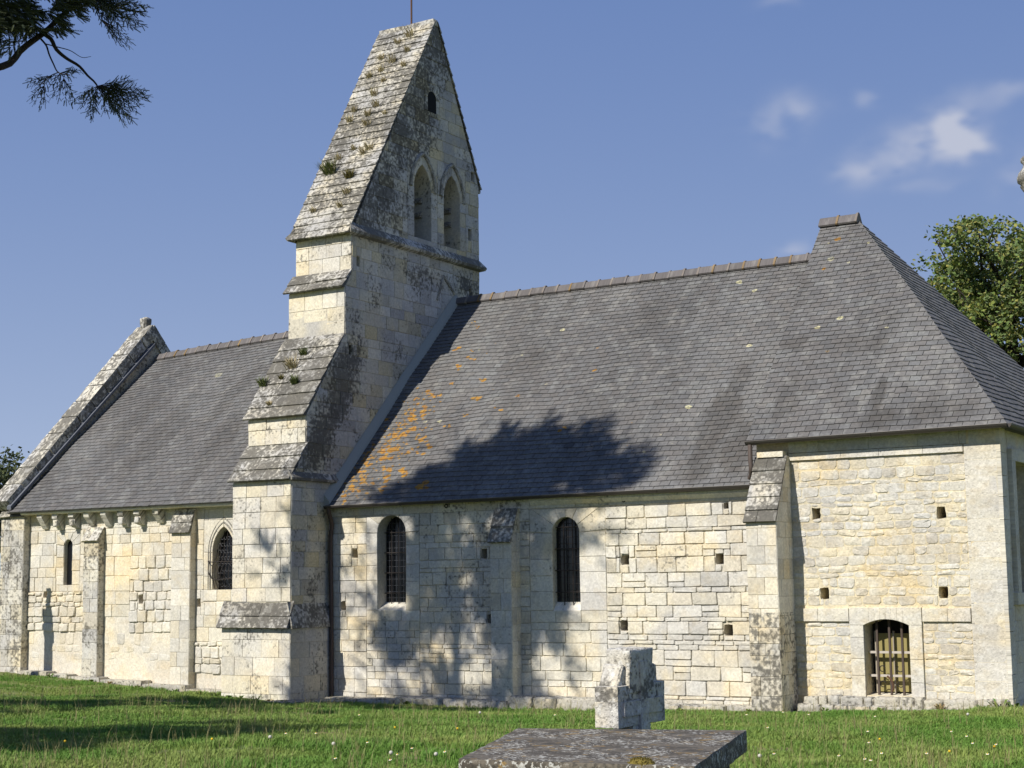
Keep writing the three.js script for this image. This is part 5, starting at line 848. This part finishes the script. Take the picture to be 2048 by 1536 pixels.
// ================================================================ TREES
const bark = new THREE.MeshStandardMaterial({ color: 0x3a312a, roughness: 0.95, bumpMap: bumpFor(3, 12), bumpScale: 0.02 });
const sprayGeo = (() => { // a flat fir twig: stem and two ranks of needles
  const g = new G(), z = [0, 0], k = [1, 1, 1], L = 0.2; g.quad(V(-0.004, 0, 0), V(0.004, 0, 0), V(0.002, 0, L), V(-0.002, 0, L), z, z, z, z, k);
  const q = rng(4); for (let i = 0; i < 16; i++) for (const s of [-1, 1, 0]) { if (s === 0 && i % 2) continue; const t = 0.01 + i / 16 * (L - 0.01), l = 0.036 * (1 - 0.3 * i / 16) * (0.8 + 0.4 * q()), w = 0.008, up = s === 0 ? 0.9 : 0.25 * q(); const d = V(s * 0.85, up, 0.62).normalize(); g.tri(V(0, 0, t - w), V(0, 0, t + w), V(d.x * l, d.y * l, t + d.z * l), z, z, z, k); }
  const o = g.geo(); o.deleteAttribute('color'); return o;
})();
const needleMat = new THREE.MeshStandardMaterial({ color: 0xffffff, roughness: 0.8, side: THREE.DoubleSide });
function conifer(label, base, hTop, opts) {
  const r = rng(opts.seed), t = thing('conifer_tree', label, 'tree', [base.x, base.y, base.z]), sprays = [];
  const top = V(base.x + (opts.lean || 0), hTop, base.z);
  const tp = h => V(lerp(base.x, top.x, (h - base.y) / (hTop - base.y)), h, base.z);
  part('trunk', taper([base.clone().add(V(0, -0.3, 0)), tp(base.y + 2), tp(base.y + 6), tp(hTop * 0.7), top], opts.r0 || 0.38, 0.05, 10, 30), bark, t);
  const dirQ = (d, roll) => { const f = d.clone().normalize(), up = Math.abs(f.y) > 0.95 ? V(1, 0, 0) : V(0, 1, 0), x = up.clone().cross(f).normalize(), y = f.clone().cross(x); const q = new THREE.Quaternion().setFromRotationMatrix(new THREE.Matrix4().makeBasis(x, y, f)); return q.multiply(new THREE.Quaternion().setFromAxisAngle(V(0, 0, 1), roll)); };
  const spray = (p, d, s) => { if (opts.thin && r() < opts.thin(p)) return; sprays.push([p, dirQ(d, (r() - 0.5) * 1.2), s]); };
  const twig = (p, d, len, dens) => { // a side twig feathered with sprays
    const e = d.clone().normalize(), side = V(0, 1, 0).cross(e).normalize(), n = Math.max(3, Math.round(len / 0.075 * dens));
    for (let i = 0; i < n; i++) { const k = (i + 0.7) / n, q = p.clone().addScaledVector(e, len * k).add(V(0, -0.12 * len * k * k, 0)), s = (i % 2 ? 1 : -1) * (1 - k * 0.6); spray(q, e.clone().addScaledVector(side, s).add(V(0, (r() - 0.6) * 0.35, 0)), (0.75 + 0.5 * r()) * (opts.big || 1)); }
    spray(p.clone().addScaledVector(e, len).add(V(0, -0.12 * len, 0)), e, opts.big || 1);
  };
  const bough = (pts, r0, dens, from = 0.3, twigLen = 0.9, vis = true) => {
    part('bough', taper(pts, r0, 0.012, 6, 16), bark, t);
    const c = new THREE.CatmullRomCurve3(pts), L = c.getLength(), n = Math.round(L / 0.2);
    for (let i = 0; i < n; i++) { const k = from + (1 - from) * (i + r()) / n, p = c.getPointAt(Math.min(0.999, k)), d = c.getTangentAt(Math.min(0.999, k)), s = V(0, 1, 0).cross(d).normalize().multiplyScalar((i % 2 ? 1 : -1) * (0.8 + 0.4 * r())); if (r() < (opts.gap || 0)) continue; twig(p, d.clone().multiplyScalar(0.7).add(s).add(V(0, (r() - 0.55) * 0.5, 0)), twigLen * (1.1 - 0.75 * k) * (0.7 + 0.6 * r()), dens); }
    twig(pts[pts.length - 2], pts[pts.length - 1].clone().sub(pts[pts.length - 2]), pts[pts.length - 1].distanceTo(pts[pts.length - 2]), dens);
  };
  opts.build({ t, r, tp, bough, twig, spray, V });
  const im = shadow(new THREE.InstancedMesh(sprayGeo, needleMat, sprays.length)), M = new THREE.Matrix4(), c = new THREE.Color();
  sprays.forEach(([p, q, s], i) => { M.compose(p.clone().sub(base), q, V(s, s, s)); im.setMatrixAt(i, M); const k = r(); c.setRGB(lerp(0.02, 0.05, k), lerp(0.035, 0.065, k), lerp(0.015, 0.022, k)); im.setColorAt(i, c); });
  im.name = 'needles'; im.userData.kind = 'stuff'; t.add(im);
  return t;
}
const inFrame = p => { const q = pixelOf(p); return q[2] > 0 && q[0] > -90 && q[0] < 2100 && q[1] > -60 && q[1] < 1600; };
const at25 = (px, py, d) => { const k = ray(px, py); return CP.clone().addScaledVector(k, d / Math.hypot(k.x, k.z)); };
conifer('tall fir whose branch reaches into the sky', V(-21.3, groundY(-21.3, 14), 14), 18.2, {
  seed: 12, r0: 0.3, gap: 0.12, big: 2.1,
  // foliage thinned by hand so the shadow leaves chosen lit patches on the wall
  thin(p) {
    if (inFrame(p)) return 0;
    const X = p.x + 0.25 * p.z, Y = p.y - 0.9 * p.z; 
    if (Y > 3.7) { // crown trimmed so its shadow on the roof keeps a set jagged outline
      const t = (p.y + p.z - 4.15) / 1.9, x = p.x + 0.25 * t, y = p.y - 0.9 * t, L = [[-20, 3.9], [-19.5, 4.15], [-18.8, 4.5], [-18.2, 5.0], [-17.9, 4.85], [-17.2, 5.4], [-16.9, 5.25], [-16.45, 5.52], [-15.9, 5.15], [-15.4, 5.3], [-15.0, 5.55], [-14.7, 5.0], [-14.2, 4.75], [-13.8, 4.6], [-13.4, 4.2]];
      if (x < -19.8) return 0.95; let o = 4.1; for (let i = 0; i + 1 < L.length; i++) if (x >= L[i][0] && x <= L[i + 1][0]) o = lerp(L[i][1], L[i + 1][1], (x - L[i][0]) / (L[i + 1][0] - L[i][0]));
      o += (fbm(x * 4, 2, 19, 2) - 0.5) * 0.4; return y > o ? 0.95 : y > o - 0.35 ? 0.35 : 0.05;
    }
    for (const [x, y, a, b] of [[-20.4, 3.1, 0.85, 0.9], [-19.5, 3.2, 0.85, 0.75], [-19.9, 2.3, 0.5, 0.9], [-17.8, 2.75, 0.28, 0.6], [-17.3, 2.2, 0.4, 0.25], [-17.35, 0.7, 0.45, 0.8], [-20.1, 1.5, 0.5, 0.4], [-18.8, 0.1, 0.5, 0.35], [-18.4, 0.75, 0.35, 0.2], [-15.8, 0.4, 0.45, 0.4], [-14.7, 1.9, 0.3, 0.5], [-15.3, 1.25, 0.3, 0.2]]) if (((X - x) / a) ** 2 + ((Y - y) / b) ** 2 < 1) return 0.93;
    return fbm(X * 1.25, Y * 1.1, 15, 3) < 0.5 ? 0.92 : 0.15;
  },
  build({ r, tp, bough, twig, spray }) {
    // crown top: leaders whose tips throw the jagged shadow on the choir roof
    for (const [x, y, z] of [[-23.03, 16.7, 14], [-22.41, 17.44, 14.2], [-21.9, 18.35, 13.8], [-20.98, 19.09, 14], [-20.29, 19.34, 14.2], [-19.5, 18.9, 13.9], [-18.9, 19.37, 14], [-18.2, 18.2, 14.1], [-17.39, 17.56, 13.9]]) {
      const tip = V(x, y, z), h = Math.min(16.5, y - 2.6), a = tp(h); bough([a, a.clone().lerp(tip, 0.4).add(V(0, -0.25, 0)), a.clone().lerp(tip, 0.75).add(V(0, -0.1, 0)), tip], 0.04, 2.0, 0.05, 0.95);
      if (x < -22.2) continue;
      const a2 = tp(h - 1.2), t2 = tip.clone().add(V(-0.3, -1.3, 0.4)); bough([a2, a2.clone().lerp(t2, 0.5).add(V(0, -0.2, 0)), t2], 0.04, 1.9, 0.08, 1.0);
      const a3 = tp(h - 0.4), t3 = tip.clone().add(V(0.25, -0.9, -0.4)); bough([a3, a3.clone().lerp(t3, 0.5).add(V(0, -0.2, 0)), t3], 0.035, 1.9, 0.08, 0.9);
    }
    for (let i = 0; i < 64; i++) {
      const h = 7.2 + (i / 64) * 9.2 + r() * 0.5, a = i * 2.4 + r() * 0.7, L = lerp(3.7, 3.0, (h - 7) / 9.5) * (0.7 + 0.4 * r()), o = tp(h), e = o.clone().add(V(Math.cos(a) * L, 0.3 + (r() - 0.4) * 0.9, Math.sin(a) * L));
      if (inFrame(e) || inFrame(o.clone().lerp(e, 0.6))) continue;
      const sh = e.x + 0.25 * e.z; if (sh > -14.9 && h > 12) continue;
      bough([o, o.clone().lerp(e, 0.5).add(V(0, 0.25, 0)), e], 0.04, 1.0, 0.25, 1.1);
    }
    for (let i = 0; i < 16; i++) { const h = 6.2 + r() * 2.6, a = 1.2 + r() * 3.2, L = 2.6 + 1.8 * r(), o = tp(h), e = o.clone().add(V(Math.cos(a) * L, 0.2, Math.sin(a) * L)); if (inFrame(e)) continue; bough([o, o.clone().lerp(e, 0.5).add(V(0, 0.2, 0)), e], 0.04, 1.1, 0.2, 1.1); }
    // the branch in the picture
    const P = (x, y, d = 25) => at25(x, y, d), root = tp(9.4);
    const limb = [root, P(-120, 150, 24.6), P(0, 134, 24.8), P(22, 125, 24.9), P(42, 100, 25), P(68, 80, 25), P(90, 64, 25.1), P(125, 30, 25.2), P(170, -5, 25.3)];
    part('bough', taper(limb, 0.11, 0.03, 8, 40), bark, scene.getObjectByName('conifer_tree'));
    const br = (pts, r0, r1) => { part('bough', taper(pts.map(p => P(...p)), r0, r1, 6, 20), bark, scene.getObjectByName('conifer_tree')); };
    br([[88, 68, 25], [102, 78, 25], [112, 98, 25], [132, 116, 25.1], [158, 132, 25.1], [176, 152, 25.2], [190, 165, 25.2], [200, 182, 25.2]], 0.035, 0.012);
    br([[82, 78, 25], [93, 92, 24.9], [98, 108, 24.9], [106, 126, 24.9], [118, 146, 24.8], [140, 150, 24.8]], 0.016, 0.008);
    br([[92, 88, 25], [115, 94, 25], [140, 101, 25], [165, 115, 25.1], [182, 113, 25.1]], 0.01, 0.004);
    br([[118, 144, 24.8], [100, 152, 24.8], [84, 168, 24.7], [66, 170, 24.7]], 0.008, 0.004);
    br([[170, -5, 25.3], [215, 8, 25.4], [255, 20, 25.5], [296, 24, 25.5]], 0.03, 0.008);
    br([[205, 40, 25.4], [232, 72, 25.4], [255, 92, 25.4]], 0.008, 0.004);
    const cloud = (x0, y0, x1, y1, n, dx, dy, s = 1, acc = () => true) => { s *= 0.85; n *= 2.6; for (let i = 0; i < n; i++) { const x = lerp(x0, x1, r()), y = lerp(y0, y1, r()); if (!acc(x, y)) continue; const d = 25 + (r() - 0.5) * 1.1, a = P(x, y, d), b = P(x + dx + (r() - 0.5) * 40, y + dy + (r() - 0.5) * 30, d + (r() - 0.5) * 0.25); spray(a, b.sub(a), s * (0.8 + 0.5 * r())); } };
    const lump = (x, y, s) => fbm(x * s, y * s, 91, 3);
    cloud(-40, -30, 190, 62, 900, 24, 12, 1.05, (x, y) => lump(x, y, 0.022) > 0.40 && y < 55 - 0.1 * Math.abs(x - 90) + 26 * lump(x, 3, 0.05));
    cloud(-40, 40, 70, 105, 110, -14, 16, 0.9, (x, y) => lump(x, y, 0.03) > 0.5 && x + y < 128);
    // fans of side twigs, each feathered to its tip
    const fan = (o, tips, s, step) => { for (const [x, y] of tips) { const d0 = 25 + (r() - 0.5) * 0.9, L = Math.hypot(x - o[0], y - o[1]), n = Math.max(6, Math.round(L / step * 1.6)); part('bough', taper([P(o[0], o[1], 25.1), P(lerp(o[0], x, 0.5), lerp(o[1], y, 0.5) - 3, (25.1 + d0) / 2), P(x, y, d0)], 0.008, 0.003, 4, 6), bark, scene.getObjectByName('conifer_tree')); for (let i = 0; i < n; i++) { const k = 0.25 + 0.75 * (i + r()) / n, d = lerp(25.1, d0, k), px = lerp(o[0], x, k), py = lerp(o[1], y, k) - 3 * Math.sin(k * 3.1), an = Math.atan2(y - o[1], x - o[0]) + (i % 2 ? 1 : -1) * (0.9 - 0.4 * k) + (r() - 0.5) * 0.9, a = P(px + (r() - 0.5) * 9, py + (r() - 0.5) * 9, d), b = P(px + Math.cos(an) * 20, py + Math.sin(an) * 20, d + (r() - 0.5) * 0.3); spray(a, b.sub(a), s * 0.72 * (0.7 + 0.5 * r())); } const e = P(x, y, d0), f = P(x + (x - o[0]) / L * 18, y + (y - o[1]) / L * 18, d0); spray(e, f.sub(e), s * 0.8); } };
    fan([180, -6], [[292, 14], [286, 30], [282, 48], [268, 56], [256, 36], [246, 18], [240, 52], [222, 48], [206, 44], [232, 30], [270, 22], [216, 24], [258, 6]], 0.8, 3.0);
    fan([205, 40], [[258, 92], [246, 92], [236, 84], [225, 74], [262, 84]], 0.6, 5);
    fan([196, 172], [[292, 192], [288, 200], [276, 208], [284, 180], [262, 162], [270, 222], [264, 240], [246, 244], [236, 230], [254, 228], [228, 212], [250, 190], [214, 224], [184, 232], [176, 224], [190, 212], [164, 210], [160, 196], [172, 190], [240, 176], [222, 190], [256, 206], [272, 192], [234, 198]], 0.75, 3.4);
    fan([122, 146], [[154, 142], [148, 146], [140, 152], [128, 158], [104, 168], [112, 164]], 0.7, 4.2);
    fan([104, 152], [[58, 164], [64, 172], [74, 176], [82, 182]], 0.65, 4.5); fan([88, 172], [[62, 196], [70, 204], [80, 212], [90, 206]], 0.6, 5); fan([128, 158], [[104, 194], [118, 196], [132, 200], [142, 206], [148, 196]], 0.65, 5);
  }
});
conifer('second fir left of the picture, shading the lawn', V(-17.8, groundY(-17.8, 25.6), 25.6), 14.5, {
  seed: 44, r0: 0.32, gap: 0.1, big: 2.1,
  build({ r, tp, bough }) { for (let i = 0; i < 40; i++) { const k = i / 40, h = 4.2 + k * 9.6, a = i * 2.4 + r(), L = lerp(4.0, 0.8, k) * (0.75 + 0.4 * r()), o = tp(h), e = o.clone().add(V(Math.cos(a) * L, 0.1, Math.sin(a) * L)); bough([o, o.clone().lerp(e, 0.5).add(V(0, 0.2, 0)), e], 0.05, 0.95, 0.25, 0.9); } }
});
// broadleaf trees behind the church: limbs, then leaves gathered at the twig ends
function broadleaf(name, label, base, cen, rad, opts) {
  const r = rng(opts.seed), t = thing(name, label, 'tree', [base.x, base.y, base.z]), leaves = new G(), z = [0, 0];
  part('trunk', taper([base.clone().add(V(0, -0.3, 0)), base.clone().lerp(cen, 0.35).add(V(0.1, 0, 0.1)), base.clone().lerp(cen, 0.7), cen.clone().add(V(0, rad.y * 0.1, 0))], opts.r0, opts.r0 * 0.45, 10, 20), opts.bark, t);
  const leaf = (p, s) => { const d = V(r() - 0.5, r() * 0.6 - 0.45, r() - 0.5).normalize(), w = V(r() - 0.5, r() - 0.5, r() - 0.5).cross(d).normalize().multiplyScalar(s * 0.3), m = p.clone().addScaledVector(d, s * 0.5), e = p.clone().addScaledVector(d, s), k = opts.cols[Math.floor(r() * opts.cols.length)], b = 0.75 + 0.5 * r(), c = [k[0] * b, k[1] * b, k[2] * b]; leaves.quad(p, m.clone().add(w), e, m.clone().sub(w), z, z, z, z, c); };
  const ends = [];
  for (let i = 0; i < opts.limbs; i++) {
    const a = i * 2.4 + r(), el = Math.asin(lerp(-0.55, 0.98, (i + r()) / opts.limbs)), k = 0.6 + 0.4 * r(), e = cen.clone().add(V(Math.cos(a) * Math.cos(el) * rad.x * k, Math.sin(el) * rad.y * k, Math.sin(a) * Math.cos(el) * rad.z * k)), o = base.clone().lerp(cen, 0.5 + 0.5 * r());
    part('limb', taper([o, o.clone().lerp(e, 0.5).add(V((r() - 0.5) * 0.6, 0.3, (r() - 0.5) * 0.6)), e], opts.r0 * 0.32, 0.015, 6, 10), opts.bark, t);
    for (let q = 0; q < opts.sub; q++) { const s = o.clone().lerp(e, 0.45 + 0.55 * r()), f = s.clone().add(V(r() - 0.5, r() - 0.4, r() - 0.5).multiplyScalar(opts.spread)); ends.push(f); if (q < 3) part('limb', taper([s, s.clone().lerp(f, 0.5).add(V(0, 0.1, 0)), f], 0.03, 0.008, 4, 4), opts.bark, t); }
  }
  for (const e of ends) { const n = Math.round(opts.per * (0.6 + 0.8 * r())), cl = opts.clump * (0.6 + 0.7 * r()); for (let i = 0; i < n; i++) { const u = V(r() - 0.5, r() - 0.5, r() - 0.5).normalize().multiplyScalar(Math.cbrt(r()) * cl); u.y *= 0.6; leaf(e.clone().add(u), opts.leaf * (0.7 + 0.6 * r())); } }
  part('crown', leaves.geo(), leafMat, t, { kind: 'stuff' });
  return t;
}
const leafMat = new THREE.MeshPhysicalMaterial({ vertexColors: true, roughness: 0.9, side: THREE.DoubleSide, transmission: 0.3, thickness: 0 });
const ash = [[0.13, 0.195, 0.032], [0.19, 0.235, 0.038], [0.09, 0.14, 0.03], [0.26, 0.25, 0.045], [0.11, 0.175, 0.035]];
{ const c = CP.clone().addScaledVector(ray(2014, 605), 47), b = V(c.x + 0.8, 0, c.z + 0.5);
  broadleaf('ash_tree', 'leafy tree turning yellow-green behind the hipped roof', b, c, V(3.1, 2.9, 3.0), { seed: 8, r0: 0.3, limbs: 26, sub: 15, spread: 1.3, per: 84, clump: 0.42, leaf: 0.13, bark, cols: ash });
  const d = CP.clone().addScaledVector(ray(-22, 1010), 62); broadleaf('dark_tree', 'dark leafy tree behind the west gable', V(d.x, 0, d.z), d, V(1.9, 2.0, 2.3), { seed: 18, r0: 0.3, limbs: 22, sub: 12, spread: 1, per: 44, clump: 0.5, leaf: 0.17, bark, cols: [[0.03, 0.05, 0.012], [0.05, 0.07, 0.015], [0.08, 0.1, 0.02]] }); }



renderer.render(scene, camera);
